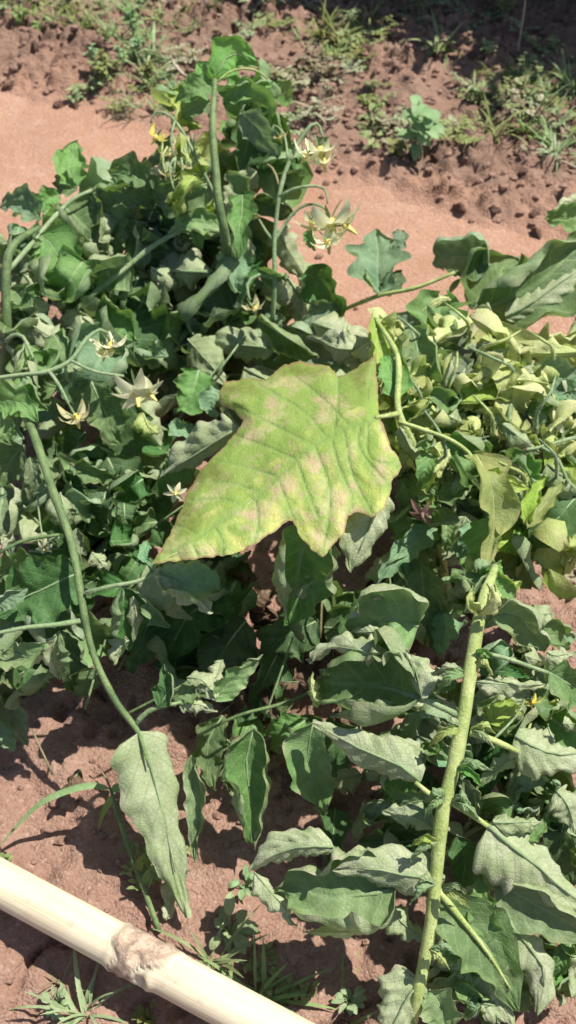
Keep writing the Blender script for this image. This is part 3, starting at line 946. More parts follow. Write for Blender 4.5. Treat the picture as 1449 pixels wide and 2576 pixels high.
leaf(pG, 'green', [(120, 1420, .22), (40, 1430, .21), (-30, 1450, .20)], 50, 0, (.5, .4))
leaf(pG, 'dark', [(150, 1590, .225), (165, 1640, .20), (160, 1718, .17)], 30, -20, rollin=(2.6, 3.2), teeth=.08, fold=.3)
leaf(pG, 'pale', [(142, 1600, .222), (130, 1650, .20), (150, 1712, .172)], 18, 165, (.4, .4), teeth=.06)
leaf(pG, 'wilt', [(120, 1620, .22), (60, 1660, .20), (-20, 1640, .19)], 38, 30, (.5, 1.1))
leaf(pG, 'pale', [(110, 1645, .21), (80, 1655, .205), (40, 1640, .20)], 18, 165, (.5, .5))
leaf(pG, 'green', [(60, 1690, .15), (30, 1700, .14), (-20, 1690, .13)], 26, 0, (.5, .5))
leaf(pG, 'wilt', [(0, 1760, .06), (35, 1810, .06), (70, 1880, .04)], 34, 0, (.5, .5))
leaf(pG, 'teal', [(-20, 1830, .05), (10, 1850, .05), (40, 1890, .04)], 30, 0, (.5, .4))
leaf(pG, 'green', [(250, 1690, .10), (220, 1715, .10), (190, 1755, .08)], 28, 0, (.4, .4))
stalk(pG, 'leaf_stalk', [(215, 1492, .25), (280, 1475, .26), (345, 1463, .265), (395, 1440, .27)], [11, 10, 9, 7], 'stem_p')
leaf(pG, 'pale', [(385, 1442, .27), (460, 1475, .255), (535, 1540, .22)], 34, 160, (.7, .5), teeth=.2)
leaf(pG, 'teal', [(400, 1440, .268), (490, 1462, .255), (560, 1475, .24)], 30, 10, rollin=(2.6, 3.2), teeth=.3)
leaf(pG, 'dark', [(312, 1475, .26), (310, 1550, .225), (325, 1630, .19)], 32, -20, rollin=(2.6, 3.2))
leaf(pG, 'pale', [(335, 1500, .25), (342, 1560, .225), (335, 1615, .20)], 15, 165, (.5, .5))
leaf(pG, 'pale', [(325, 1610, .20), (300, 1630, .195), (285, 1670, .185)], 24, 150, (1.2, .8), teeth=.05)
leaf(pG, 'wilt', [(190, 1330, .26), (205, 1370, .25), (215, 1400, .245)], 20, 20, (.5, .5))
leaf(pG, 'pale', [(230, 1390, .24), (250, 1410, .235), (265, 1430, .225)], 18, 165, (.5, .5))
leaf(pG, 'teal', [(370, 1360, .25), (362, 1400, .25), (385, 1425, .25)], 14, 0, (.6, .6))

# --- C: yellowing plant
stalk(pC, 'stem', [(1130, 1520, 0), (1110, 1400, .12), (1080, 1250, .23), (1040, 1120, .29), (1002, 1030, .33), (1000, 900, .33), (945, 800, .31)], [18, 18, 17, 15, 13, 11, 7], 'stem_y')
stalk(pC, 'leaf_stalk', [(1002, 1040, .33), (975, 1045, .345), (945, 1050, .354)], [12, 11, 9], 'stem_y')
stalk(pC, 'branch', [(850, 785, .15), (900, 765, .18), (960, 742, .205), (1050, 722, .225), (1145, 685, .245)], [8, 9, 10, 9, 7], 'stem_y')
leaf(pC, 'teal', [(950, 742, .205), (952, 670, .215), (948, 580, .22)], 66, 0, (.3, .3), teeth=.5, nteeth=3.2, shape=.95)
leaf(pC, 'dark', [(960, 738, .205), (985, 715, .21), (1012, 680, .21)], 24, 0, (.5, .4), teeth=.06)
leaf(pC, 'wilt', [(948, 735, .205), (935, 700, .21), (925, 660, .21)], 20, 30, (.6, .6))
leaf(pC, 'teal', [(1010, 580, .215), (1000, 620, .22), (975, 650, .215)], 20, 0, (.5, .5))
leaf(pC, 'teal', [(1232, 668, .245), (1150, 640, .245), (1075, 665, .235)], 40, -10, rollin=(2.6, 3.2), teeth=.4, nteeth=3.5)
leaf(pC, 'green', [(1185, 775, .20), (1235, 715, .22), (1298, 650, .23)], 49, 0, rollin=(2.6, 3.2))
leaf(pC, 'green', [(1200, 785, .22), (1310, 735, .25), (1400, 670, .275), (1500, 590, .29)], 52, 10, rollin=(3.5, 2.0), teeth=.12)
leaf(pC, 'pale', [(1270, 800, .23), (1350, 755, .25), (1420, 700, .27), (1500, 660, .28)], 28, 165, rollin=(2.2, 2.2), pucker=.12)
leaf(pC, 'fresh', [(1500, 550, .27), (1430, 545, .275), (1365, 550, .27)], 40, 0, (.6, .4), teeth=.35)
leaf(pC, 'pale', [(1500, 505, .28), (1430, 512, .285), (1390, 530, .28)], 20, 165, (.5, .5))
leaf(pC, 'green', [(1500, 610, .28), (1450, 620, .285), (1410, 650, .28)], 36, 0, (.5, .4))
leaf(pC, 'fresh', [(1115, 885, .21), (1108, 800, .24), (1120, 735, .25)], 70, 0, (.5, .6), teeth=.3, shape=.95, wave=.2)
leaf(pC, 'frill', [(1050, 800, .24), (1090, 760, .255), (1150, 745, .255)], 15, 160, (.7, .6), teeth=.4, nteeth=7)
leaf(pC, 'teal', [(1060, 870, .2), (1025, 820, .21), (985, 790, .21)], 34, 10, (.5, .5))
leaf(pC, 'frill', [(1215, 800, .265), (1150, 828, .275), (1080, 870, .28), (1000, 955, .28)], 32, 160, (1.3, 1.3), wave=.35, teeth=.4, nteeth=8, pucker=.14)
leaf(pC, 'lime', [(938, 780, .31), (955, 860, .31), (970, 920, .315), (1004, 1010, .325)], 30, -20, (.8, .5))
leaf(pC, 'fresh', [(1000, 1010, .32), (990, 950, .325), (965, 890, .32)], 36, 20, (.4, .5))
leaf(pC, 'green', [(1165, 890, .24), (1110, 930, .24), (1050, 970, .24)], 52, 0, (.4, .7))
leaf(pC, 'lime', [(1010, 985, .31), (1070, 945, .30), (1130, 930, .28)], 23, 10, rollin=(2.6, 3.2), wave=.3)
leaf(pC, 'frill', [(1500, 880, .27), (1400, 888, .265), (1310, 892, .26), (1215, 930, .255)], 26, 160, (1.3, 1.3), wave=.3, teeth=.3, nteeth=8, pucker=.14)
leaf(pC, 'lime', [(1300, 895, .26), (1270, 880, .265), (1230, 870, .265)], 22, 10, (.8, .5))
leaf(pC, 'teal', [(1330, 930, .25), (1400, 950, .25), (1500, 960, .24)], 48, 0, (.3, .3), teeth=.25)
leaf(pC, 'teal', [(1400, 960, .245), (1430, 1000, .24), (1440, 1060, .22)], 30, 0, (.3, .4))
leaf(pC, 'lime', [(1330, 955, .27), (1240, 965, .275), (1110, 1015, .275)], 30, 15, rollin=(2.6, 3.2), teeth=.1)
leaf(pC, 'frill', [(1380, 965, .275), (1310, 955, .28), (1250, 970, .28)], 18, 165, (1.1, 1.1), wave=.3, teeth=.3, nteeth=7, pucker=.12)
leaf(pC, 'lime', [(1210, 850, .26), (1245, 870, .255), (1255, 920, .25)], 26, 170, (.6, .9))
leaf(pC, 'wilt', [(1180, 1000, .26), (1140, 1030, .265), (1070, 1060, .27)], 30, 150, (.7, .5))
leaf(pC, 'lime', [(1150, 960, .27), (1160, 1010, .265), (1130, 1060, .26)], 20, 30, (.8, .8))
leaf(pC, 'frill', [(1030, 990, .30), (1060, 985, .30), (1085, 1000, .295)], 20, 160, (.8, .8), wave=.3)
leaf(pC, 'green', [(1200, 1020, .24), (1210, 1080, .23), (1180, 1150, .21)], 38, 0, (.5, .8))
leaf(pC, 'lime', [(1270, 1000, .27), (1240, 1050, .26), (1220, 1090, .25)], 18, 20, (.8, .8), wave=.3)
leaf(pC, 'dark', [(1300, 1030, .22), (1350, 1060, .21), (1400, 1100, .19)], 52, 0, (.5, .5))
leaf(pC, 'teal', [(1380, 1020, .24), (1410, 1050, .23), (1430, 1110, .21)], 28, 10, (.6, .7))
stalk(pC, 'branch', [(1002, 1060, .33), (1060, 1080, .325), (1130, 1105, .32), (1180, 1140, .315), (1200, 1175, .312)], [10, 10, 10, 9, 6], 'stem_y')
stalk(pC, 'flower_stalk', [(1290, 990, .27), (1282, 1050, .275), (1295, 1110, .265), (1330, 1130, .26), (1449, 1100, .26)], [9, 10, 10, 9, 8], 'stem_p')
stalk(pC, 'flower_stalk', [(1360, 1125, .262), (1400, 1150, .26), (1430, 1215, .25)], [8, 8, 7], 'stem_p')
flower(pC, 1398, 1062, .26, 36, 'petal', (.1, -.7, .5), .4, seed=41, n=5, missing=(2,))
flower(pC, 1300, 1130, .262, 34, 'petal_p', (.1, -.4, -.9), 1.1, seed=42)
flower(pC, 1260, 1100, .26, 28, 'petal_d', (-.3, -.4, -.9), 1.1, seed=43)
flower(pC, 1062, 1292, .25, 36, 'petal_p', (0, -.7, .2), .7, seed=44)
flower(pC, 1045, 995, .30, 26, 'petal_y', (-.2, -.8, -.2), .9, seed=45)
leaf(pC, 'lime', [(1195, 1140, .315), (1235, 1215, .32), (1240, 1310, .29), (1215, 1440, .26)], 52, -35, (.4, .5), teeth=.5, nteeth=2.6, shape=.7)
leaf(pC, 'lime', [(1220, 1190, .318), (1270, 1215, .315), (1335, 1232, .305)], 24, 0, (.3, .3), shape=.6)
leaf(pC, 'fresh', [(1230, 1300, .28), (1225, 1360, .26), (1215, 1450, .23)], 48, 20, (.5, .5))
leaf(pC, 'lime', [(1320, 1320, .25), (1335, 1260, .27), (1370, 1190, .28)], 22, 10, (.7, .9), teeth=.08)
leaf(pC, 'lime', [(1325, 1330, .25), (1370, 1270, .26), (1425, 1205, .265)], 20, -20, (.8, .6), teeth=.08)
leaf(pC, 'dark', [(1040, 1090, .27), (1035, 1140, .255), (1020, 1210, .24)], 32, 10, (.5, 1.0), teeth=.06)
leaf(pC, 'wilt', [(1005, 1075, .32), (1030, 1120, .30), (1060, 1170, .28)], 22, 170, (.6, .6))
leaf(pC, 'green', [(1100, 1240, .25), (1060, 1215, .255), (1020, 1200, .25)], 36, 0, (.4, .4))
leaf(pC, 'lime', [(1090, 1120, .29), (1110, 1150, .28), (1100, 1200, .27)], 30, 160, (.6, .7))
leaf(pC, 'frill', [(1130, 1130, .285), (1115, 1165, .28), (1085, 1205, .27)], 14, 160, (.6, .7))
leaf(pC, 'green', [(1100, 1260, .23), (1140, 1230, .235), (1180, 1180, .24)], 30, 10, (.5, .5))
leaf(pC, 'wilt', [(1180, 1180, .25), (1150, 1230, .24), (1120, 1270, .22)], 18, 165, (.5, .5), teeth=.05)
leaf(pC, 'pale', [(1172, 1300, .22), (1150, 1350, .20), (1118, 1408, .18)], 26, 160, (.5, .5), teeth=.06)
leaf(pC, 'teal', [(1180, 1310, .215), (1178, 1360, .20), (1150, 1410, .175)], 28, 0, (.3, .5), teeth=.06)
leaf(pC, 'dark', [(1449, 1250, .22), (1395, 1310, .21), (1310, 1390, .17)], 58, 0, (.4, .5))
leaf(pC, 'green', [(1449, 1330, .20), (1420, 1340, .195), (1380, 1380, .18)], 22, 10, (.5, .5))
leaf(pC, 'teal', [(1100, 1330, .20), (1030, 1375, .20), (945, 1470, .18)], 32, 10, (.4, .6), teeth=.06)
leaf(pC, 'green', [(1060, 1420, .19), (1070, 1520, .17), (1105, 1650, .13)], 50, 0, (.4, .5))
leaf(pC, 'teal', [(1110, 1540, .17), (1120, 1590, .16), (1100, 1650, .14)], 34, 10, (.6, .6))

for sx, sy in [(1060, 1010), (1130, 960), (1210, 880), (1290, 930), (1350, 1040), (1240, 1060), (1120, 1130), (1390, 880), (1180, 820), (1060, 860), (1320, 1200), (1400, 1160)]:
    a = random.uniform(-1.0, 1.0)
    L = random.uniform(90, 170)
    e = (sx + L * math.sin(a), sy - L * .6 * math.cos(a))
    stalk(pC, 'shoot', [(sx, sy + 60, .22), (sx, sy, .30), ((sx + e[0]) / 2 + 8, (sy + e[1]) / 2, .325), (e[0], e[1], .32)], [8, 8, 7, 4], random.choice(['stem_y', 'stem_p', 'stem_y']))
# --- hero: the big blotched lime leaf, built from its own outline
HO = [(955, 1052), (952, 1000), (948, 950), (944, 890), (925, 905), (900, 925), (872, 938), (850, 950), (828, 922), (790, 915), (752, 910), (715, 918), (690, 935), (672, 955), (640, 950),
      (600, 955), (562, 962), (550, 990), (560, 1022), (590, 1035), (612, 1058), (598, 1078), (585, 1100), (545, 1140), (500, 1188), (470, 1245), (440, 1320), (410, 1375), (385, 1418),
      (440, 1412), (500, 1405), (560, 1398), (610, 1384), (650, 1362), (690, 1338), (722, 1312), (738, 1308), (752, 1345), (780, 1378), (812, 1402), (842, 1370), (868, 1335), (876, 1298),
      (900, 1288), (935, 1302), (965, 1278), (980, 1245), (984, 1212), (1012, 1175), (1004, 1152), (985, 1128), (972, 1095), (962, 1065)]
HV = [[(955, 1050), (860, 1082), (775, 1130), (692, 1210), (590, 1290), (480, 1362), (388, 1415)],
      [(880, 1073), (820, 1010), (740, 945)], [(790, 1120), (700, 1075), (590, 1020)], [(935, 1050), (925, 985), (944, 895)], [(700, 1200), (620, 1175), (540, 1160)],
      [(615, 1270), (550, 1255), (478, 1260)], [(925, 1060), (930, 1150), (1000, 1170)], [(865, 1085), (885, 1190), (935, 1290)], [(790, 1120), (830, 1240), (812, 1390)],
      [(820, 1100), (770, 1040), (690, 990), (640, 960)], [(840, 1090), (850, 1010), (850, 955)], [(745, 1155), (660, 1120), (590, 1095)], [(655, 1240), (580, 1215), (500, 1215)], [(905, 1066), (905, 1130), (975, 1220)], [(830, 1098), (855, 1180), (885, 1250), (880, 1290)],
      [(500, 1350), (470, 1330), (442, 1325)], [(480, 1362), (490, 1385), (500, 1402)], [(745, 1155), (775, 1240), (800, 1300)],
      [(700, 1205), (720, 1260), (738, 1306)], [(640, 1250), (650, 1310), (640, 1360)], [(540, 1325), (560, 1365), (560, 1396)]]


def seg_dist(p, a, b):
    ab, ap = b - a, p - a
    t = np.clip((ap @ ab) / (ab @ ab), 0, 1)
    return np.linalg.norm(ap - t[:, None] * ab, axis=1)


def hero_leaf():
    # finer, slightly ragged outline
    O = np.array(HO + [HO[0]], float)
    out = []
    for a, b in zip(O[:-1], O[1:]):
        n = max(2, int(np.linalg.norm(b - a) / 5))
        for t in np.linspace(0, 1, n, endpoint=False):
            out.append(a * (1 - t) + b * t)
    out = np.array(out)
    k = np.arange(len(out))
    nrm = np.roll(out, -1, 0) - np.roll(out, 1, 0)
    nrm = unit(np.c_[nrm[:, 1], -nrm[:, 0]])
    out = out + nrm * ((vnoise(k * .33, k * 0 + 3., 2) - .5) * 5 + (vnoise(k * .9, k * 0 + 9., 4) - .5) * 2.5)[:, None]
    g = np.stack(np.meshgrid(np.arange(380, 1020, 5.), np.arange(885, 1425, 5.)), -1).reshape(-1, 2) + rng.uniform(-1.3, 1.3, (128 * 108, 2))
    x, y = g[:, 0], g[:, 1]
    inside = np.zeros(len(g), bool)
    dmin = np.full(len(g), 1e9)
    for a, b in zip(out, np.roll(out, -1, 0)):
        c = ((a[1] > y) != (b[1] > y)) & (x < (b[0] - a[0]) * (y - a[1]) / (b[1] - a[1] + 1e-9) + a[0])
        inside ^= c
        dmin = np.minimum(dmin, seg_dist(g, a, b))
    g = g[inside & (dmin > 3.5)]
    pts = np.vstack([out, g])
    ne = len(out)
    vs, _, fs, _, _, _ = delaunay_2d_cdt([Vector(p) for p in pts], [(i, (i + 1) % ne) for i in range(ne)], [list(range(ne))], 1, 1e-4)
    p = np.array([list(v) for v in vs])
    dv = np.full(len(p), 1e9)
    for li, ln in enumerate(HV):
        c = crom(np.array(ln, float).repeat(1, 0), 14) if len(ln) > 2 else np.array(ln, float)
        for a, b in zip(c[:-1], c[1:]):
            dv = np.minimum(dv, seg_dist(p, a, b) * (1.0 if li else .7))
    de = np.full(len(p), 1e9)
    for a, b in zip(out, np.roll(out, -1, 0)):
        de = np.minimum(de, seg_dist(p, a, b))
    mr = crom(np.array(HV[0], float), 30)
    dm = np.full(len(p), 1e9)
    sg = np.zeros(len(p))
    for a, b in zip(mr[:-1], mr[1:]):
        d = seg_dist(p, a, b)
        cr = (b[0] - a[0]) * (p[:, 1] - a[1]) - (b[1] - a[1]) * (p[:, 0] - a[0])
        nn = d < dm
        sg = np.where(nn, np.sign(cr), sg)
        dm = np.where(nn, d, dm)
    # + side is above the midrib in the picture
    above = sg > 0
    z = .220 + (p[:, 0] - 950) * .000055
    z = z - np.where(above, .00020, .00006) * dm * .5
    z = z + .0006 * (1 - np.exp(-dv / 14)) - .00006 * np.maximum(0, 24 - de) ** 1.15 * np.where(above, 2.2, .8)
    z = z + .008 * (fbm(p[:, 0] / 130, p[:, 1] / 95, 5, 3) - .45) + .0036 * (fbm(p[:, 0] / 48, p[:, 1] / 48, 8, 4) - .4)
    W = np.array([list(P(a, b, c)) for (a, b), c in zip(p, z)])
    base = W[0].copy()
    F = []
    for f in fs:
        a, b, c = W[f[0]], W[f[1]], W[f[2]]
        F.append(tuple(f) if np.cross(b - a, c - a)[2] > 0 else tuple(f)[::-1])
    vein = np.exp(-(dv / 3.6) ** 2)
    olive = np.zeros(len(p))
    for ox, oy, ow, oh in ((600, 975, 60, 22), (765, 930, 85, 20), (912, 945, 38, 60), (530, 1190, 60, 45), (470, 1300, 40, 50)):
        olive = np.maximum(olive, np.exp(-(((p[:, 0] - ox) / ow) ** 2 + ((p[:, 1] - oy) / oh) ** 2) ** 1.5))
    green = np.exp(-(dv / 34) ** 2) * .8 + .5 * (above & (dm > 40)) * 1.0
    edge = np.exp(-de / 9)
    pink = np.zeros(len(p))
    for ox, oy, ow, oh in ((612, 1062, 34, 26), (790, 1160, 60, 26), (722, 1215, 34, 40), (895, 1288, 34, 26), (805, 1358, 24, 40), (735, 962, 45, 22), (860, 1250, 30, 30), (960, 1180, 22, 40), (640, 1290, 60, 18), (830, 1010, 50, 22)):
        pink = np.maximum(pink, np.exp(-(((p[:, 0] - ox) / ow) ** 2 + ((p[:, 1] - oy) / oh) ** 2)))
    for ox, oy, ow, oh in ((560, 1240, 80, 50), (480, 1330, 60, 60), (665, 1245, 50, 26), (875, 1175, 34, 60), (935, 1110, 26, 60), (830, 1112, 70, 16), (600, 1330, 60, 30), (640, 1120, 60, 36)):
        green = np.maximum(green, .95 * np.exp(-(((p[:, 0] - ox) / ow) ** 2 + ((p[:, 1] - oy) / oh) ** 2)))
    m, n = new_mat('blotched_lime_leaf')
    N = NT(n)
    tc = N('ShaderNodeTexCoord').outputs['Object']
    A = lambda k_: N('ShaderNodeAttribute', attribute_name=k_).outputs['Fac']
    n1, n2, n3 = N.noise(tc, 42, 5, .6), N.noise(tc, 120, 5, .65), N.noise(tc, 520, 4, .7)
    c = N.mix(N.mrange(n1, .40, .60), (.45, .53, .115), (.68, .65, .21))
    c = N.mix(N.math('MULTIPLY', N.mrange(N.math('MULTIPLY_ADD', n2, .9, A('green')), .75, 1.22), .85), c, (.24, .39, .075))
    c = N.mix(N.math('MULTIPLY', N.mrange(N.noise(tc, 34, 5, .65), .54, .62), .5), c, (.68, .62, .32))
    c = N.mix(N.math('MULTIPLY', N.mrange(N.noise(tc, 62, 6, .72), .55, .64), .8), c, (.56, .40, .26))
    c = N.mix(N.math('MULTIPLY', N.mrange(N.math('ADD', N.math('MULTIPLY', N.math('ADD', n2, n3), 1.1), N.math('MULTIPLY', A('pink'), .6)), 1.28, 1.72), .75), c, (.62, .45, .28))
    c = N.mix(N.math('MULTIPLY', N.mrange(n3, .56, .70), .35), c, (.68, .64, .38))
    c = N.mix(N.math('MULTIPLY', N.mrange(N.noise(tc, 260, 5, .7), .56, .68), .4), c, (.27, .33, .10))
    c = N.mix(N.math('MULTIPLY', A('olive'), N.mrange(n2, .35, .6, .45, .95)), c, (.20, .24, .05))
    net = N('ShaderNodeTexVoronoi', {'Vector': tc, 'Scale': 240.0}, feature='DISTANCE_TO_EDGE').outputs[0]
    c = N.mix(N.mrange(net, 0.0, .06, .28, 0.0), c, (.32, .42, .12))
    c = N.mix(N.math('MULTIPLY', A('vein'), N.mrange(n1, .35, .6, .45, .85)), c, (.25, .38, .11))
    c = N.mix(N.math('MULTIPLY', N.mrange(N.math('MULTIPLY_ADD', n1, 1.5, A('edge')), 1.32, 1.7), .8), c, (.34, .22, .10))
    h = N.math('ADD', N.math('MULTIPLY', n3, .6), N.math('ADD', n2, N.math('MULTIPLY', A('vein'), -.7)))
    b_ = N('ShaderNodeBump', {'Strength': .55, 'Distance': .0013, 'Height': N.math('ADD', h, N.math('MULTIPLY', N.mrange(net, 0.0, .2), .25))}).outputs[0]
    pr = N('ShaderNodeBsdfPrincipled', {'Base Color': c, 'Roughness': .55, 'Normal': b_, 'Specular IOR Level': .35})
    tl = N('ShaderNodeBsdfTranslucent', {'Color': N.mix(.4, c, (.50, .55, .05))})
    N('ShaderNodeOutputMaterial', {0: N('ShaderNodeMixShader', {0: .3, 1: pr.outputs[0], 2: tl.outputs[0]}).outputs[0]})
    o = link('leaf', mesh('leaf', W - base, F, m, attrs={'pink': pink, 'olive': olive, 'vein': vein, 'green': green, 'edge': edge}), pC, base)
    o['label'] = 'big blotched yellow-lime leaf in front of the plant'
    for ln in HV:
        c = crom(np.array(ln, float), 10)
        idx = [int(np.argmin(np.linalg.norm(p - q, axis=1))) for q in c]
        q = W[idx] - base
        keep = [0] + [i for i in range(1, len(q)) if np.linalg.norm(q[i] - q[i - 1]) > .002]
        q = q[keep] - np.array([0, 0, .0003])
        if len(q) > 2:
            r0 = .0009 if ln is HV[0] else .0006
            v_, f_ = tube_data(q, np.linspace(r0, r0 * .4, len(q)), 6, lump=0)
            link('vein', mesh('vein', v_ - np.array([0, 0, .0012]), f_, M['stem_y']), o, Vector(base))


hero_leaf()
leaf(pC, 'pale', [(960, 1230, .335), (925, 1330, .315), (882, 1440, .28)], 38, 165, rollin=(1.8, 1.9), teeth=.05, pucker=.10)
leaf(pC, 'green', [(780, 1320, .305), (748, 1440, .26), (735, 1565, .20)], 52, -10, rollin=(2.2, 3.4), teeth=.06)
leaf(pC, 'wilt', [(840, 1370, .285), (800, 1460, .25), (742, 1555, .205)], 34, 150, (.5, .9), teeth=.05, pucker=.10)
leaf(pC, 'pale', [(700, 1400, .255), (704, 1470, .24), (725, 1550, .21)], 10, 150, (.5, .6), teeth=.05)
leaf(pC, 'pale', [(935, 860, .27), (870, 880, .275), (778, 850, .265)], 46, 165, (.4, .5), pucker=.14, teeth=.1)
leaf(pC, 'wilt', [(740, 1540, .20), (752, 1590, .18), (765, 1620, .16)], 14, 30, (.5, .5))

# --- D: thick bare stem at the lower right
stalk(pD, 'stem', [(1246, 1425, .225), (1236, 1455, .24), (1224, 1490, .25), (1205, 1560, .252), (1190, 1650, .252), (1165, 1800, .25), (1140, 1930, .245), (1112, 2060, .24), (1100, 2190, .23), (1088, 2310, .22), (1068, 2420, .20), (1050, 2500, .185), (1030, 2600, .11), (1000, 2760, 0)], [12, 17, 22, 25, 26, 27, 28, 27, 25, 24, 23, 23, 24, 26], 'stem_y', 14)
leaf(pD, 'frill', [(1205, 1545, .262), (1235, 1510, .275), (1225, 1465, .28)], 22, 150, (1.4, 1.2), teeth=.06)
leaf(pD, 'frill', [(1205, 1540, .262), (1180, 1515, .272), (1190, 1475, .27)], 18, 20, (1.4, 1.2), teeth=.06)
leaf(pD, 'lime', [(1225, 1530, .262), (1250, 1505, .265), (1245, 1470, .26)], 12, 160, (1.0, 1.0), teeth=.06)
for ax, ay, sd_ in [(1170, 1690, -1), (1195, 1650, 1), (1160, 1830, -1), (1185, 1835, 1), (1118, 2010, -1), (1140, 2015, 1), (1095, 2225, -1), (1112, 2240, 1), (1080, 2390, 1), (1150, 1930, 1), (1100, 2120, -1)]:
    for k in range(2):
        L = random.uniform(45, 85)
        leaf(pD, random.choice(['fresh', 'wilt', 'lime']), [(ax, ay, .25), (ax + sd_ * L * .5, ay - 12 + 25 * k, .262), (ax + sd_ * L, ay + 10 + 40 * k, .25)], random.uniform(9, 15), random.choice([0, 165]), (1.0, 1.0), nu=18, nv=5)
leaf(pD, 'wilt', [(1052, 1575, .22), (975, 1555, .225), (885, 1600, .20)], 54, 0, rollin=(2.2, 3.3), teeth=.12)
leaf(pD, 'pale', [(1000, 1510, .225), (950, 1500, .23), (895, 1530, .22)], 22, 160, (.8, .8), teeth=.1)
leaf(pD, 'pale', [(965, 1585, .22), (920, 1590, .22), (878, 1590, .21)], 14, 160, (.8, .8), teeth=.1)
leaf(pD, 'green', [(1062, 1758, .23), (985, 1735, .205), (890, 1720, .19), (785, 1710, .17)], 68, 0, rollin=(3.3, 3.6), teeth=.05, shape=.6)
leaf(pD, 'pale', [(985, 1640, .225), (920, 1640, .225), (840, 1625, .215), (780, 1670, .20)], 32, 160, (1.0, .7), teeth=.12, wave=.2)
leaf(pD, 'pale', [(1062, 1760, .235), (1050, 1700, .24), (1020, 1635, .235)], 36, 150, (.9, .7), teeth=.05)
leaf(pD, 'wilt', [(1000, 1775, .21), (920, 1800, .20), (830, 1800, .185)], 22, 155, (.9, .7), teeth=.1)
leaf(pD, 'frill', [(800, 1780, .18), (785, 1740, .185), (785, 1690, .19)], 16, 160, (.8, .8), teeth=.3, nteeth=6)
stalk(pD, 'leaf_stalk', [(1155, 1800, .25), (1110, 1780, .245), (1062, 1758, .235)], [16, 14, 11], 'stem_p')
leaf(pD, 'wilt', [(790, 1812, .185), (775, 1920, .15), (822, 2058, .10)], 56, -10, (.4, .4), teeth=.08)
leaf(pD, 'pale', [(1058, 1965, .235), (1000, 1920, .235), (920, 1890, .225), (790, 1822, .20)], 36, 165, rollin=(2.5, 2.7), pucker=.10, teeth=.08)
leaf(pD, 'pale', [(1065, 1905, .22), (1010, 1890, .225), (980, 1960, .215)], 26, 160, (.9, .7))
stalk(pD, 'leaf_stalk', [(1118, 2020, .242), (1085, 2000, .24), (1045, 1968, .236)], [13, 12, 10], 'stem_y')
leaf(pD, 'wilt', [(1050, 1790, .21), (1030, 1850, .20), (1000, 1900, .19)], 20, 20, (.7, .7))
leaf(pD, 'wilt', [(1095, 2085, .22), (1030, 2050, .22), (960, 2045, .205)], 34, 165, (1.0, .7))
leaf(pD, 'green', [(1090, 2010, .22), (1030, 2020, .21), (970, 2050, .19)], 30, 0, (.7, .7))
leaf(pD, 'dark', [(1100, 2080, .19), (1020, 2120, .16), (900, 2110, .13)], 55, 0, (.5, .5))
leaf(pD, 'wilt', [(980, 2020, .17), (920, 2060, .15), (890, 2120, .12)], 22, 20, (.7, .7))
leaf(pD, 'wilt', [(995, 2235, .205), (900, 2255, .195), (800, 2245, .18), (690, 2235, .155)], 62, 0, rollin=(2.7, 3.7), teeth=.1, shape=.6)
leaf(pD, 'pale', [(1118, 2205, .225), (1040, 2205, .23), (940, 2185, .228), (835, 2190, .215)], 40, 160, rollin=(2.4, 2.9), pucker=.08, teeth=.06)
leaf(pD, 'pale', [(840, 2130, .21), (760, 2130, .205), (690, 2150, .19), (625, 2195, .165)], 26, 160, rollin=(2.3, 2.7), teeth=.06)
leaf(pD, 'pale', [(640, 2195, .165), (690, 2255, .16), (750, 2330, .15)], 28, 160, (.7, .7), teeth=.06)
leaf(pD, 'frill', [(970, 2330, .165), (880, 2345, .155), (760, 2345, .15)], 18, 160, (.7, .7), teeth=.3, nteeth=7)
leaf(pD, 'wilt', [(978, 2280, .195), (1015, 2325, .185), (1072, 2365, .17)], 32, 165, (.5, .7), teeth=.06)
stalk(pD, 'leaf_stalk', [(1128, 2015, .242), (1180, 2045, .245), (1232, 2082, .245)], [14, 13, 11], 'stem_y')
leaf(pD, 'pale', [(1228, 2078, .246), (1310, 2150, .24), (1390, 2210, .225), (1500, 2310, .20)], 48, 165, rollin=(2.5, 2.8), shape=.6, pucker=.10, teeth=.08)
leaf(pD, 'pale', [(1240, 2070, .246), (1310, 2070, .245), (1365, 2065, .235)], 26, 165, (.6, .6))
leaf(pD, 'wilt', [(1240, 2220, .21), (1340, 2270, .205), (1500, 2370, .18)], 36, 20, rollin=(2.4, 1.6), teeth=.1)
leaf(pD, 'green', [(1320, 2110, .22), (1350, 2090, .22), (1370, 2060, .215)], 22, 0, (.4, .4), teeth=.05)
stalk(pD, 'leaf_stalk', [(1100, 2235, .226), (1150, 2300, .22), (1225, 2395, .205), (1285, 2490, .175)], [17, 14, 9, 4], 'stem_y')
leaf(pD, 'fresh', [(1120, 2258, .222), (1195, 2345, .208), (1250, 2430, .19), (1310, 2535, .15)], 76, 0, (.3, .45), teeth=.1, shape=.62)
leaf(pD, 'fresh', [(1225, 2370, .20), (1215, 2290, .21), (1205, 2195, .21)], 38, 0, (.4, .5), teeth=.1)
leaf(pD, 'pale', [(1262, 2300, .205), (1320, 2370, .195), (1370, 2450, .175), (1350, 2550, .14)], 40, 160, rollin=(2.5, 2.7), shape=.7, teeth=.06)
leaf(pD, 'wilt', [(1170, 2350, .19), (1170, 2430, .17), (1200, 2520, .14)], 36, 150, (.5, .7))
leaf(pD, 'pale', [(1220, 2400, .18), (1240, 2480, .155), (1300, 2600, .12)], 40, 160, (.6, .7))
leaf(pD, 'pale', [(1062, 2468, .195), (1025, 2510, .19), (950, 2650, .15)], 38, 160, rollin=(1.8, 1.8), shape=.6, teeth=.05)
leaf(pD, 'wilt', [(1080, 2490, .185), (1110, 2540, .175), (1120, 2650, .15)], 48, 10, (.4, .5), shape=.6)
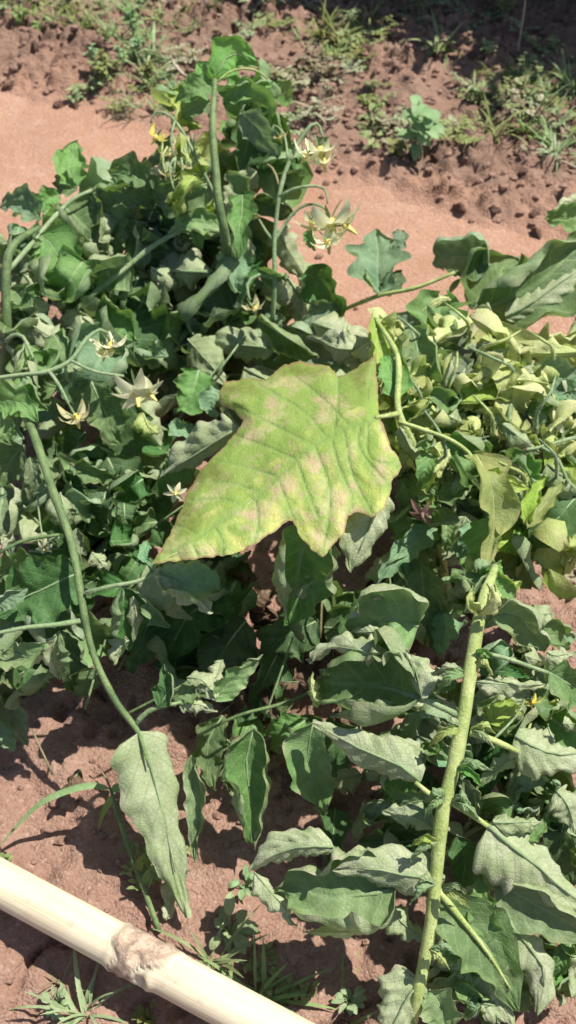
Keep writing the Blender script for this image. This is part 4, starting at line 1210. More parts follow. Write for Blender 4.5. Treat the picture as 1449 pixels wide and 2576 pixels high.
leaf(pD, 'teal', [(1110, 2400, .19), (1150, 2400, .185), (1160, 2380, .18)], 24, 0, (.5, .9))
leaf(pD, 'pale', [(1105, 2390, .195), (1125, 2410, .19), (1165, 2400, .185)], 18, 160, (.6, .6))
leaf(pD, 'pale', [(1130, 2300, .19), (1120, 2340, .185), (1140, 2380, .175)], 22, 160, (.6, .6))
stalk(pD, 'leaf_stalk', [(1205, 1640, .253), (1270, 1655, .255), (1320, 1672, .255), (1400, 1700, .25)], [10, 10, 10, 8], 'stem_p')
leaf(pD, 'green', [(1380, 1690, .252), (1430, 1720, .25), (1500, 1770, .23)], 52, 0, (.4, .5), teeth=.3)
leaf(pD, 'wilt', [(1240, 1550, .24), (1310, 1555, .235), (1370, 1640, .215)], 30, 10, rollin=(2.6, 3.2), teeth=.2)
leaf(pD, 'pale', [(1375, 1640, .22), (1400, 1650, .22), (1449, 1640, .215)], 20, 160, (.5, .5))
leaf(pD, 'pale', [(1195, 1715, .24), (1270, 1722, .24), (1370, 1722, .225)], 26, 160, (.9, .9), teeth=.1)
leaf(pD, 'dark', [(1250, 1690, .23), (1290, 1690, .23), (1340, 1705, .22)], 14, 0, (.5, .5))
stalk(pD, 'leaf_stalk', [(1182, 1842, .25), (1240, 1862, .25), (1305, 1892, .245)], [17, 15, 11], 'stem_y')
leaf(pD, 'pale', [(1295, 1850, .245), (1370, 1890, .24), (1500, 1900, .22)], 36, 160, rollin=(2.4, 2.6), teeth=.1)
leaf(pD, 'wilt', [(1300, 1905, .235), (1260, 1930, .225), (1200, 1985, .21)], 22, 160, (.9, .6))
leaf(pD, 'pale', [(1090, 1700, .235), (1120, 1690, .24), (1155, 1665, .24)], 26, 20, (.9, .5))
leaf(pD, 'green', [(1150, 1715, .235), (1110, 1720, .235), (1070, 1720, .23)], 20, 0, (.5, .5))
leaf(pD, 'wilt', [(1060, 1740, .22), (1100, 1725, .225), (1150, 1705, .235)], 12, 165, (.5, .5))
leaf(pD, 'green', [(1110, 1850, .2), (1090, 1880, .19), (1060, 1870, .18)], 22, 0, (.5, .5))
leaf(pD, 'lime', [(1230, 1820, .2), (1270, 1790, .2), (1320, 1790, .19)], 30, 0, (.5, .5), teeth=.3)
flower(pD, 1335, 1768, .22, 30, 'petal_y', (.2, -.6, -.6), .6, seed=52)
stalk(pD, 'flower_stalk', [(1240, 1862, .25), (1300, 1800, .235), (1320, 1760, .23)], [6, 5, 4], 'stem_p')
leaf(pD, 'pale', [(1400, 1990, .22), (1430, 2030, .215), (1449, 2100, .20)], 36, 160, (.5, .5))
leaf(pD, 'dark', [(1430, 2060, .19), (1410, 2140, .17), (1440, 2230, .13)], 46, 0, (.5, .5))
leaf(pD, 'wilt', [(1160, 1960, .21), (1190, 2000, .2), (1180, 2060, .18)], 22, 20, (.7, .9))
leaf(pD, 'dark', [(1150, 2100, .19), (1170, 2180, .17), (1150, 2240, .14)], 36, 0, (.7, .5))
leaf(pD, 'green', [(640, 1830, .15), (620, 1930, .12), (640, 2120, .07)], 35, 0, rollin=(2.6, 3.2), teeth=.06)
leaf(pD, 'pale', [(598, 1960, .10), (605, 2040, .085), (640, 2120, .06)], 12, 160, (.6, .6))
leaf(pD, 'wilt', [(655, 1960, .1), (655, 2060, .085), (640, 2140, .06)], 12, 160, (.6, .6))
stalk(pD, 'branch', [(900, 1680, .10), (740, 1760, .12), (600, 1800, .13), (500, 1850, .10)], [7, 8, 7, 5], 'stem_g')

# --- leaves deeper in the plants
def fill(parent, cx, cy, rx, ry, z0, z1, n, types, h0=30, h1=55):
    for _ in range(n):
        a, q = random.random() * 6.283, math.sqrt(random.random())
        x, y = cx + rx * q * math.cos(a), cy + ry * q * math.sin(a)
        z = random.uniform(z0, z1)
        hw = random.uniform(h0, h1)
        if random.random() < .25: hw *= 1.45
        L = hw * random.uniform(2.4, 4.2)
        b = random.random() * 6.283
        dx, dy = L * math.cos(b) * .9, L * math.sin(b) * .7 + L * .4
        t = random.choice(types)
        und = t in ('pale', 'wilt') and random.random() < .6
        leaf(parent, t, [(x, y, z), (x + dx * .5, y + dy * .5, z - .004), (x + dx, y + dy, max(.012, z - random.uniform(.02, .07)))], hw,
             (160 if und else 0) + random.uniform(-35, 35), (random.uniform(.2, 1.9), random.uniform(.2, 1.9)), nu=24, **(dict(rollin=(random.uniform(2.0, 3.6), random.uniform(2.0, 3.6))) if random.random() < .38 and not und else dict(nv=7)), teeth=random.uniform(.05, .34), wave=random.uniform(.2, .38) if t in ('lime', 'frill') else random.uniform(.05, .18), pucker=.10 if t in ('lime', 'frill') else .06, shape=random.uniform(.55, .8))


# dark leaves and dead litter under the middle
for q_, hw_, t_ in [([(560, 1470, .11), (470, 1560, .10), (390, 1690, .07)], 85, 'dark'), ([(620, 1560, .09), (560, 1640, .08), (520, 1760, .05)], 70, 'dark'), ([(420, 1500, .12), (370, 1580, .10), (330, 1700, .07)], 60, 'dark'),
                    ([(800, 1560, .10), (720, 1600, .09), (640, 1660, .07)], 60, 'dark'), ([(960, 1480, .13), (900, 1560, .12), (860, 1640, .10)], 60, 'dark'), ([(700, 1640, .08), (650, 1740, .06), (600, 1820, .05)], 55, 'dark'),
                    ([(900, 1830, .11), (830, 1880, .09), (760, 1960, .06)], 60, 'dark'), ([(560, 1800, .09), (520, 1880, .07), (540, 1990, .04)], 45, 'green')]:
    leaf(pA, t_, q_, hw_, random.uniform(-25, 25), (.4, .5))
for _ in range(60):
    x, y = random.gauss(690, 170), random.gauss(1640, 130)
    z = .015 + .05 * random.random()
    a = random.random() * 6.283
    L = random.uniform(50, 110)
    leaf(pA, 'dead', [(x, y, z), (x + L * .5 * math.cos(a), y + L * .5 * math.sin(a), z + .008), (x + L * math.cos(a), y + L * math.sin(a), z)], L * .3, random.choice([0, 180]) + random.uniform(-40, 40),
         (random.uniform(.6, 2.2), random.uniform(.6, 2.2)), name='dead_leaf', nu=16, nv=4, teeth=.3)
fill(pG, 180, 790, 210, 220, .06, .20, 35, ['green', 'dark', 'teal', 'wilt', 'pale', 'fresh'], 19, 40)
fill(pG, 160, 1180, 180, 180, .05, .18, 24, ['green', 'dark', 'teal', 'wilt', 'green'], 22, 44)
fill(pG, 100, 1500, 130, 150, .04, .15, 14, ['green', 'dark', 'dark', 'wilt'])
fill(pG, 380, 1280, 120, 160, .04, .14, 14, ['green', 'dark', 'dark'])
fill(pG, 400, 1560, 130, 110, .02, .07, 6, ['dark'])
fill(pA, 520, 780, 170, 180, .05, .16, 20, ['green', 'dark', 'teal', 'wilt', 'pale'], 25, 48)
fill(pA, 440, 560, 130, 90, .14, .24, 12, ['green', 'dark', 'fresh', 'teal'])
fill(pA, 760, 900, 120, 120, .05, .14, 11, ['green', 'wilt', 'pale', 'teal'], 25, 48)
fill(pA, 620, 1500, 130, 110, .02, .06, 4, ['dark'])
fill(pC, 1150, 1010, 190, 170, .10, .24, 50, ['lime', 'wilt', 'lime', 'frill', 'fresh'], 18, 40)
fill(pC, 1330, 1090, 120, 140, .08, .21, 26, ['green', 'wilt', 'lime', 'dark', 'pale', 'teal'], 18, 40)
fill(pC, 1080, 1330, 110, 140, .06, .17, 10, ['green', 'dark', 'wilt', 'teal'], 20, 40)
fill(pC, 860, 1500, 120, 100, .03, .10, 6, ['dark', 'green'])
fill(pD, 1310, 1780, 120, 160, .05, .19, 24, ['green', 'dark', 'wilt', 'pale'], 22, 45)
fill(pD, 1080, 1900, 90, 150, .04, .15, 10, ['green', 'dark', 'wilt'], 22, 45)
fill(pD, 1330, 2080, 110, 130, .04, .17, 20, ['green', 'dark', 'wilt', 'pale'], 22, 48)
fill(pD, 1180, 2420, 110, 140, .03, .12, 12, ['green', 'dark', 'wilt', 'pale'], 22, 48)
fill(pD, 900, 1980, 110, 110, .03, .10, 7, ['dark', 'green', 'wilt'], 22, 45)
fill(pD, 680, 1850, 120, 110, .02, .07, 6, ['dark', 'green'], 22, 40)
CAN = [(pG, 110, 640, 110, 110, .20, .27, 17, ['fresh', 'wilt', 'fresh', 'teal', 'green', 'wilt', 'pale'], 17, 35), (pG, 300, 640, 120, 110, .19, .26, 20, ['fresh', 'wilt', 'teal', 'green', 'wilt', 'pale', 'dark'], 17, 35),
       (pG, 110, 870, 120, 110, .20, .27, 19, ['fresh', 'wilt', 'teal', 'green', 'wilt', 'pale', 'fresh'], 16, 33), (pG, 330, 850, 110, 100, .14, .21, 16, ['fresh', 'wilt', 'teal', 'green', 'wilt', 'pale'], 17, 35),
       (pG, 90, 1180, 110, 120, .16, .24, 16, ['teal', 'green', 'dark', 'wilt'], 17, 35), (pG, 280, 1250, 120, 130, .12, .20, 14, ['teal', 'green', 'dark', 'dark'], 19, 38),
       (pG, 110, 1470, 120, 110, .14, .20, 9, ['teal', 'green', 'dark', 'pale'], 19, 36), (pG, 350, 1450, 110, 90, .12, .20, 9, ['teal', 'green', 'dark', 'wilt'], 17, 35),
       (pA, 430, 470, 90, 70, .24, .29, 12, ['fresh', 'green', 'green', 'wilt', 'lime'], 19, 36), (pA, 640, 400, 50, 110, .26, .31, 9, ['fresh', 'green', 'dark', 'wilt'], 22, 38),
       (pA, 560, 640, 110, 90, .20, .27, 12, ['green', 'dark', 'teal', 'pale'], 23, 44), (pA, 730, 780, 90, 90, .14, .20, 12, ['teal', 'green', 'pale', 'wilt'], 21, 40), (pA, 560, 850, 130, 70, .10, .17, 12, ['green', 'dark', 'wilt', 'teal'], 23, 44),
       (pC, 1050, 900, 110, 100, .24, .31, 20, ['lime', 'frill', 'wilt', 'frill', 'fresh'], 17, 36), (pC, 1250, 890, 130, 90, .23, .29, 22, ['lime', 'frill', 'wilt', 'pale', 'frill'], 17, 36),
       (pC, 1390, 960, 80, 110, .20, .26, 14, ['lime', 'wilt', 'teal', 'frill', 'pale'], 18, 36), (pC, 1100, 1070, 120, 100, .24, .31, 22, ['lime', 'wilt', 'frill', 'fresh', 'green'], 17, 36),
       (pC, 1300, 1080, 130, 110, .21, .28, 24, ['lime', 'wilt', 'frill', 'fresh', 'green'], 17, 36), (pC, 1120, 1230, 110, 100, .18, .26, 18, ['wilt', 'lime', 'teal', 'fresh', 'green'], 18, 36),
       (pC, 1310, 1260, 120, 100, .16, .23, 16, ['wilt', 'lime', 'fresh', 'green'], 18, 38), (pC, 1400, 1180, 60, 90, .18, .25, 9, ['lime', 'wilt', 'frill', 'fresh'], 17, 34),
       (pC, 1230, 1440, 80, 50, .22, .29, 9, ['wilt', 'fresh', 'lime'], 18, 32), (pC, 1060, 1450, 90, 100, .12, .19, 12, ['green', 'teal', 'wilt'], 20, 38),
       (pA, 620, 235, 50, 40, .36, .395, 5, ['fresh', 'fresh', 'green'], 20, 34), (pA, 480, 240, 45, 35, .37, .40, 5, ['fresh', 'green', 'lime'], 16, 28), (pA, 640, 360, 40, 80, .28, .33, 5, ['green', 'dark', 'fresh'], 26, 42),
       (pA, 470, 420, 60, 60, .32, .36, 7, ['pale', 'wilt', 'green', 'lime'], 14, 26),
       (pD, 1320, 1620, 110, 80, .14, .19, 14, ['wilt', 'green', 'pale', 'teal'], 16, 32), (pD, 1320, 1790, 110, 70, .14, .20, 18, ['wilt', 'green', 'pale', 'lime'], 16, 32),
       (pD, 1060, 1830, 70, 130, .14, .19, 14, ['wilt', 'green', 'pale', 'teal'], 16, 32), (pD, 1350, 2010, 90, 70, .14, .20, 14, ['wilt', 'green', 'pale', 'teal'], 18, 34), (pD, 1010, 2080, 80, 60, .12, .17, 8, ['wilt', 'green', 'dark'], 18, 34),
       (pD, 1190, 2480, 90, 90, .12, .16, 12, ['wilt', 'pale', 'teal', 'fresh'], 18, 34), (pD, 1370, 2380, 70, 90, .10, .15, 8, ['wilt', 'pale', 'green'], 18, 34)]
for c_ in CAN:
    fill(*c_)
# thin side stalks in the shade
for _ in range(26):
    x, y = random.uniform(60, 1300), random.uniform(900, 1950)
    par = pG if x < 450 else (pA if x < 800 and y < 1500 else (pC if y < 1500 else pD))
    a = random.uniform(-1.2, 1.2)
    z = random.uniform(.04, .16)
    L = random.uniform(120, 240)
    stalk(par, 'leaf_stalk', [(x, y, z), (x + L * .5 * math.sin(a), y - L * .5 * math.cos(a), z + .02), (x + L * math.sin(a), y - L * math.cos(a), z + .02)], [6, 5, 4], random.choice(['stem_g', 'stem_p', 'stem_b']), 7, hairs=False)

# ------------------------------------------------------------------ bamboo pole
def bamboo():
    a, b = P(0, 2238, .016), P(607, 2566, .022)
    d = (b - a).normalized()
    a = a - d * .35
    b = b + d * .35
    r = .0142
    ga, gb = gz(a.x, a.y), gz(b.x, b.y)
    lift = max(gz((a + (b - a) * t).x, (a + (b - a) * t).y) for t in np.linspace(.25, .75, 40))
    a.z = b.z = max(.012 + lift, r + lift * .6)
    L = (b - a).length
    nodep = P(370, 2400, a.z)
    tn = (nodep - a).dot(d)
    n, sd = int(L / .0018), 44
    V, at, rg = [], [], []
    q = d.to_track_quat('Z', 'Y')
    for i in range(n):
        s = i * L / (n - 1)
        for k in range(sd):
            an = 6.283 * k / sd
            ns = vnoise(np.array([math.cos(an) * 1.4 + 3]), np.array([math.sin(an) * 1.4 + 5.]), 4)[0]
            # the node: scarred band whose borders wander round the culm
            w0 = .017 + .011 * (ns - .5) * 2
            ds = abs(s - tn - .006 * math.sin(an + 1))
            nd = 1 - sstep(w0 * .75, w0 * 1.1, ds)
            rr = r * (1 + .02 * math.sin(s * 9) + .01 * math.sin(3 * an))
            rr += nd * .0009 + .0012 * math.exp(-((s - tn + .014) / .003) ** 2) + .0011 * math.exp(-((s - tn - .016) / .0026) ** 2)
            rr += nd * .0010 * (vnoise(np.array([s * 260]), np.array([an * 3.2]), 6)[0] - .5)
            for (s0, a0) in ((.004, 1.9), (.011, 2.8), (-.006, 1.3), (.0, 3.5)):   # bud scars
                g = math.exp(-((s - tn - s0) / .004) ** 2 - ((math.remainder(an - a0, 6.2832)) / .28) ** 2)
                ring = math.exp(-((math.sqrt(((s - tn - s0) / .006) ** 2 + (math.remainder(an - a0, 6.2832) / .42) ** 2) - 1) / .35) ** 2)
                rr += -.0026 * g + .0011 * ring
            V.append((rr * math.cos(an), rr * math.sin(an), s))
            at.append(float(nd))
            rg.append(math.exp(-((s - tn + .0105 + .002 * ns) / .0016) ** 2) + math.exp(-((s - tn - .0125 - .003 * ns) / .0016) ** 2))
    F = [(i * sd + k, i * sd + (k + 1) % sd, (i + 1) * sd + (k + 1) % sd, (i + 1) * sd + k) for i in range(n - 1) for k in range(sd)]
    F += [tuple(range(sd))[::-1], tuple((n - 1) * sd + k for k in range(sd))]
    o = link('bamboo_pole', mesh('bamboo_pole', V, F, M['bamboo'], attrs={'node': at, 'ring': np.clip(rg, 0, 1)}), None, a)
    o.rotation_mode = 'QUATERNION'
    o.rotation_quaternion = q
    tag(o, 'dry cream bamboo pole with one scarred brown node lying on the red soil', 'bamboo pole')


bamboo()


# ------------------------------------------------------------------ weeds
def blade(bm_v, bm_f, p, d, L, wd, bend, up=Vector((0, 0, 1)), n=6, cup=.25):
    """a narrow leaf or grass blade from p in direction d, drooping."""
    d = Vector(d).normalized()
    side = d.cross(up)
    side = side.normalized() if side.length > 1e-4 else Vector((1, 0, 0))
    k0 = len(bm_v)
    c = Vector(p)
    v = d.copy()
    for i in range(n):
        t = i / (n - 1)
        wv = wd * (math.sin(math.pi * (t * .88 + .10)) ** .8)
        nn = side.cross(v).normalized()
        for s in (-1, 0, 1):
            bm_v.append(tuple(c + side * wv * s + nn * abs(s) * wv * cup))
        c = c + v * (L / (n - 1))
        v = (v - up * bend * L / (n - 1) * 1.0 / max(L, 1e-4) * .9).normalized()
    for i in range(n - 1):
        for s in (0, 1):
            a = k0 + i * 3 + s
            bm_f.append((a, a + 1, a + 4, a + 3))


def stick(V, F, p, e, r0, r1, sides=5):
    p, e = Vector(p), Vector(e)
    q = (e - p).normalized().to_track_quat('Z', 'Y')
    k = len(V)
    for c, r in ((p, r0), (e, r1)):
        for i in range(sides):
            V.append(tuple(c + q @ Vector((r * math.cos(6.283 * i / sides), r * math.sin(6.283 * i / sides), 0))))
    F += [(k + i, k + (i + 1) % sides, k + sides + (i + 1) % sides, k + sides + i) for i in range(sides)]


def weed_rosette(rd, mat, nl=12, L=.022, wd=.006, tall=.02):
    V, F = [], []
    for i in range(nl):
        a = i * 2.4 + rd.random()
        h = tall * rd.random()
        st = Vector((math.cos(a) * h * .5, math.sin(a) * h * .5, h))
        stick(V, F, (0, 0, -.004), st, .0009, .0006)
        blade(V, F, st, (math.cos(a), math.sin(a), .25 + .7 * rd.random()), L * (.6 + .6 * rd.random()), wd * (.7 + .5 * rd.random()), 1.0 + rd.random())
    return mesh('weed', V, F, M[mat])


def weed_grass(rd, mat, nb=16, L=.055, wd=.0013):
    V, F = [], []
    for i in range(nb):
        a = rd.random() * 6.283
        o = (rd.gauss(0, .004), rd.gauss(0, .004), -.003)
        blade(V, F, o, (math.cos(a) * .6, math.sin(a) * .6, 1.0 * rd.random() + .25), L * (.5 + .8 * rd.random()), wd * (.7 + .6 * rd.random()), .6 + 1.4 * rd.random(), n=8)
    return mesh('grass', V, F, M[mat])


def weed_upright(rd, mat, H=.075, nl=14, L=.016):
    V, F = [], []
    lean = Vector((rd.gauss(0, .15), rd.gauss(0, .15), 1)).normalized()
    stick(V, F, (0, 0, -.004), lean * H, .0013, .0007)
    for k in range(2):
        a = rd.random() * 6.283
        b0 = lean * H * (.3 + .3 * rd.random())
        stick(V, F, b0, b0 + Vector((math.cos(a) * .4, math.sin(a) * .4, .8)) * H * .45, .0009, .0005)
        for j in range(5):
            blade(V, F, b0 + Vector((math.cos(a) * .4, math.sin(a) * .4, .8)) * H * (.2 + .06 * j), (math.cos(j * 2.4), math.sin(j * 2.4), .4), L * .8, L * .28, 1.0)
    for i in range(nl):
        t = .25 + .75 * i / nl
        a = i * 2.4
        blade(V, F, lean * H * t, (math.cos(a), math.sin(a), .5), L * (1.2 - .5 * t) * (.8 + .4 * rd.random()), L * .3, 1.2)
    return mesh('weed', V, F, M[mat])


def weed_creeper(rd, mat, n=26, rad=.035, wd=.0030):
    V, F = [], []
    for k in range(5):
        a = k * 1.3 + rd.random()
        p = Vector((0, 0, .003))
        for j in range(6):
            q = p + Vector((math.cos(a), math.sin(a), 0)) * rad / 5 + Vector((0, 0, rd.uniform(-.002, .006)))
            stick(V, F, p, q, .0007, .0006, 4)
            for s in (-1, 1):
                b = a + s * (1.0 + .4 * rd.random())
                blade(V, F, q, (math.cos(b), math.sin(b), .5), .009 * (.6 + .7 * rd.random()), wd * (.7 + .5 * rd.random()), 1.1, n=5)
            a += rd.gauss(0, .4)
            p = q
    return mesh('weed', V, F, M[mat])


rd = random.Random(5)
KIND = {
    'broad': [weed_rosette(rd, m_, 14, .014, .0036, .018) for m_ in ('weed', 'weed_b', 'weed')],
    'grass': [weed_grass(rd, m_, nb, L, .0017) for m_, nb, L in (('weed', 18, .06), ('weed_b', 24, .055), ('weed', 14, .05))],
    'upright': [weed_upright(rd, m_, H) for m_, H in (('weed', .07), ('weed', .09), ('weed_b', .06))],
    'creeper': [weed_creeper(rd, m_) for m_ in ('weed', 'weed_d', 'weed')],
    'dry': [weed_creeper(rd, 'weed_d', 20, .03, .003), weed_grass(rd, 'weed_d', 10, .045)],
}
WL = {'broad': ('broad_leaf_weed', 'small broad-leaved green weed in the weedy strip beyond the path', 'weed', 'broad-leaved weeds beyond the path'),
      'grass': ('grass_tuft', 'thin tuft of grass blades in the weedy strip beyond the path', 'grass tuft', 'grass tufts beyond the path'),
      'upright': ('upright_weed', 'slim upright leafy weed standing in the weedy strip', 'weed', 'upright weeds beyond the path'),
      'creeper': ('creeping_weed', 'low creeping small-leaved weed spreading over tilled red soil', 'weed', 'creeping weeds beyond the path'),
      'dry': ('dry_weed', 'brownish dried weed tangle among the red clods', 'weed', 'dried weeds beyond the path')}


def plant_weed(kind, x, y, s=1.0, label=None, name=None, group=None):
    p = P(x, y, 0)
    p.z = gz(p.x, p.y)
    o = bpy.data.objects.new(name or WL[kind][0], rd.choice(KIND[kind]))
    COL.objects.link(o)
    o.location = p
    o.rotation_euler = (rd.gauss(0, .12), rd.gauss(0, .12), rd.random() * 6.28)
    o.scale = (s,) * 3
    tag(o, label or WL[kind][1], WL[kind][2], group if group is not None else (WL[kind][3] if label is None else None))
    return o


CL = [  # weedy patches: centre, spread, how many, kinds, where
    (80, 25, 110, 40, 22, 'grass broad grass creeper', 'at the top left corner'), (180, 70, 70, 30, 8, 'grass broad', 'right of the top left corner'), (330, 60, 60, 60, 12, 'grass creeper broad', 'under the slanted dry straw'),
    (270, 225, 55, 45, 14, 'grass broad upright', 'on the path edge left of the tall shoot'), (370, 150, 40, 60, 12, 'grass upright', 'left of the tall shoot tip'), (400, 235, 45, 45, 9, 'grass creeper', 'just behind the left flower truss'),
    (310, 290, 40, 20, 5, 'dry creeper', 'hanging onto the pale path'), (480, 40, 70, 40, 8, 'dry grass creeper', 'among the straws at top'), (650, 50, 50, 60, 10, 'creeper broad', 'above right of the tall shoot'),
    (720, 15, 60, 25, 8, 'creeper dry', 'at the middle of the top edge'), (840, 120, 70, 40, 18, 'creeper grass grass', 'between tall shoot and dark shade'), (780, 200, 60, 60, 8, 'creeper dry', 'right of the tall shoot'),
    (880, 210, 50, 40, 7, 'dry creeper', 'below the shade edge'), (940, 290, 35, 30, 6, 'broad', 'above the cream flowers'), (970, 340, 50, 40, 7, 'dry creeper broad', 'below the tallest upright weed'),
    (1050, 90, 90, 60, 12, 'dry creeper', 'along the dark shade edge'), (1300, 180, 100, 60, 14, 'creeper dry broad', 'below the dried seed head'), (1330, 260, 80, 40, 20, 'creeper grass grass', 'in the dense patch at right'),
    (1300, 330, 70, 40, 12, 'creeper dry grass', 'at the lower side of the dense right patch'), (1410, 290, 40, 60, 9, 'creeper grass', 'against the right edge'), (1240, 240, 50, 40, 8, 'grass creeper', 'left of the dense right patch'),
    (1380, 380, 60, 30, 7, 'grass dry', 'beside the pale twig at right'), (1150, 370, 90, 40, 5, 'dry creeper', 'near the path right of middle'), (760, 330, 50, 40, 5, 'dry creeper', 'around the upper cream flower'),
    (1200, 50, 150, 40, 12, 'creeper upright', 'in the dark shade'), (600, 110, 40, 40, 4, 'creeper dry', 'behind the tall shoot tip')]
ORD = ['leftmost', 'second', 'third', 'fourth', 'fifth', 'sixth', 'seventh', 'eighth', 'ninth', 'tenth', 'eleventh', 'twelfth', 'thirteenth', 'fourteenth', 'fifteenth', 'sixteenth', 'seventeenth', 'eighteenth', 'nineteenth', 'twentieth', 'twenty-first', 'twenty-second', 'twenty-third', 'twenty-fourth']
NOUN = {'broad': 'broad-leaved weed', 'grass': 'grass tuft', 'upright': 'upright weed', 'creeper': 'creeping weed', 'dry': 'dried brown weed'}
for cx, cy, sx, sy, n_, kk, where in CL:
    pl = [(rd.choice(kk.split()), rd.gauss(cx, sx * .75), rd.gauss(cy, sy * .7), rd.uniform(.35, .9)) for _ in range(int(n_ * 1.2))]
    for kind in NOUN:
        row = sorted((q for q in pl if q[0] == kind), key=lambda q: q[1])
        for i, q in enumerate(row):
            lab = ('only ' if len(row) == 1 else 'leftmost ' if i == 0 else 'rightmost ' if i == len(row) - 1 else ORD[i] + ' from left ') + NOUN[kind] + ' ' + where
            plant_weed(*q, label=lab, group=WL[kind][3])
plant_weed('upright', 1045, 395, 1.5, 'tallest slim upright weed with a dark bare lower stem beyond the path')
plant_weed('grass', 1105, 150, 1.3, 'bright green grass tuft at the edge of the dark shade')
plant_weed('broad', 930, 320, .95, 'largest bright broad-leaved weed between path and dark shade')

# single weeds on the near soil
for kind, x, y, s, lab in [('broad', 578, 2345, .95, 'bright green rosette weed beside the tip of the long hanging leaf'), ('broad', 150, 2525, .55, 'tiny two-leaved seedling on soil below the bamboo pole'),
                           ('grass', 215, 2560, .75, 'pale grass seedling on the soil in front of the bamboo pole'), ('broad', 372, 2562, .5, 'tiny green seedling at the bottom edge under the pole'),
                           ('broad', 620, 2230, .6, 'small weed in shade left of the big cupped leaf'), ('grass', 540, 2420, .7, 'grass tuft against the upper side of the bamboo pole'),
                           ('grass', 650, 2500, .8, 'grass tuft on soil right of the pole near the bottom edge'), ('creeper', 690, 2470, .6, 'creeping weed beside the grass tuft right of the pole'),
                           ('grass', 860, 2560, .9, 'green grass tuft at the bottom between pole and wilted branch'), ('broad', 880, 2510, .6, 'small weed behind the bottom grass tuft'),
                           ('broad', 20, 2178, .4, 'tiny dry seedling on the soil above the left end of the pole'), ('creeper', 390, 2180, .6, 'low weed in the shade left of the long hanging leaf'),
                           ('dry', 160, 2470, .5, 'greyish dry weed crumb below the pole'), ('creeper', 1420, 1420, .8, 'low weed on bare soil at the right edge')]:
    plant_weed(kind, x, y, s, lab, group='')

# the stout grass stalk on the left soil
gp = P(400, 2330, 0)
gp.z = gz(gp.x, gp.y)
tg = empty('grass_stalk', gp)
tag(tg, 'stout green grass stalk leaning over the left soil with one long arching blade', 'grass')
stalk(tg, 'culm', [(402, 2345, .004), (370, 2260, .02), (330, 2150, .045), (300, 2060, .06), (278, 1985, .075)], [14, 14, 12, 11, 8], 'stem_g', 9, hairs=False)


def gblade(pix, hw):
    pix = [zq(None, q) for q in pix]
    pts = crom([list(P(*q)) for q in pix], 18)
    T = unit(np.gradient(pts, axis=0))
    N = unit(np.tile([0., -.3, 1.], (18, 1)))
    V, F, uv = leaf_grid(pts, N, hw * mpp(*pix[1]), (.5, .5), 0, .04, 0, 4, .5, 3, nv=3, pucker=0)
    link('blade', mesh('blade', V - pts[0], F, M['weed_b'], uv), tg, Vector(pts[0]))


gblade([(280, 1985, .075), (220, 1977, .085), (120, 2010, .075), (50, 2070, .05), (-20, 2150, .02)], 9)
gblade([(280, 1985, .075), (320, 1978, .085), (352, 1972, .085)], 12)
gblade([(285, 2000, .072), (262, 2040, .05), (245, 2090, .02)], 9)
gblade([(345, 2190, .04), (360, 2160, .055), (375, 2190, .04)], 12)
gblade([(355, 2225, .03), (385, 2190, .045), (372, 2240, .03)], 11)
stalk(tg, 'culm', [(278, 1985, .075), (268, 1960, .08), (255, 1940, .085)], [6, 5, 3], 'stem_b', 7, hairs=False)

# dry straws and the dried seed head
for i, (pix, lab) in enumerate([([(395, -5, .03), (440, 15, .025), (500, 30, .015)], 'pale dry straw lying slanted at the top edge'), ([(500, 22, .02), (560, 40, .015), (620, 48, .01)], 'thin dry straw along the top edge'),
                                ([(518, 0, .06), (514, 25, .035), (510, 52, .005)], 'short upright dry straw at the top edge'), ([(435, 155, .03), (455, 180, .03), (470, 192, .02)], 'small white straw bit among the grass'),
                                ([(1395, 398, .03), (1430, 412, .03), (1475, 435, .025)], 'pale twig poking in at the right edge beyond the path'), ([(1310, 880, .01), (1350, 845, .03), (1392, 808, .05)], 'thin brown grass stem across the path at right')]):
    o = stalk(None, 'straw', pix, 4.5 if i < 5 else 2.5, 'straw' if i < 5 else 'stem_b', 6, hairs=False)
    tag(o, lab, 'straw', 'dry straws')
sh = P(1297, 160, 0)
sh.z = gz(sh.x, sh.y)
sd_o = empty('dried_seed_head', sh)
tag(sd_o, 'dried tan seed head on a thin stalk in the shade at top', 'seed head')
stalk(sd_o, 'stalk', None, [.0012, .0010, .0008], 'straw', 6, hairs=False, world=[sh, sh + Vector((.002, .01, .05)), sh + Vector((.0, .012, .105))])
Vh, Fh = [], []
for i in range(70):
    a, b = i * 2.4, math.acos(1 - 1.6 * (i + .5) / 70)
    d = Vector((math.sin(b) * math.cos(a), math.sin(b) * math.sin(a), math.cos(b)))
    blade(Vh, Fh, d * .003, d, .015 * rd.uniform(.7, 1.2), .002, .3, n=5, up=Vector((.1, .2, .9)))
link('head', mesh('head', Vh, Fh, M['weed_d']), sd_o, sh + Vector((0, .012, .105)))


# ------------------------------------------------------------------ soil clods
def clod_mesh(seed):
    bm = bmesh.new()
    bmesh.ops.create_icosphere(bm, subdivisions=2, radius=1)
    r_ = random.Random(seed)
    k = [Vector((r_.gauss(0, 1), r_.gauss(0, 1), r_.gauss(0, 1))).normalized() for _ in range(9)]
    h = [r_.uniform(.62, .95) for _ in k]
    for v in bm.verts:
        for d, q in zip(k, h):
            e = v.co.dot(d)
            if e > q: v.co -= d * (e - q) * .9
        v.co *= 1 + r_.gauss(0, .12)
    me = bpy.data.meshes.new('soil_clod')
    bm.to_mesh(me)
    bm.free()
    me.materials.append(M['clod'])
    return me


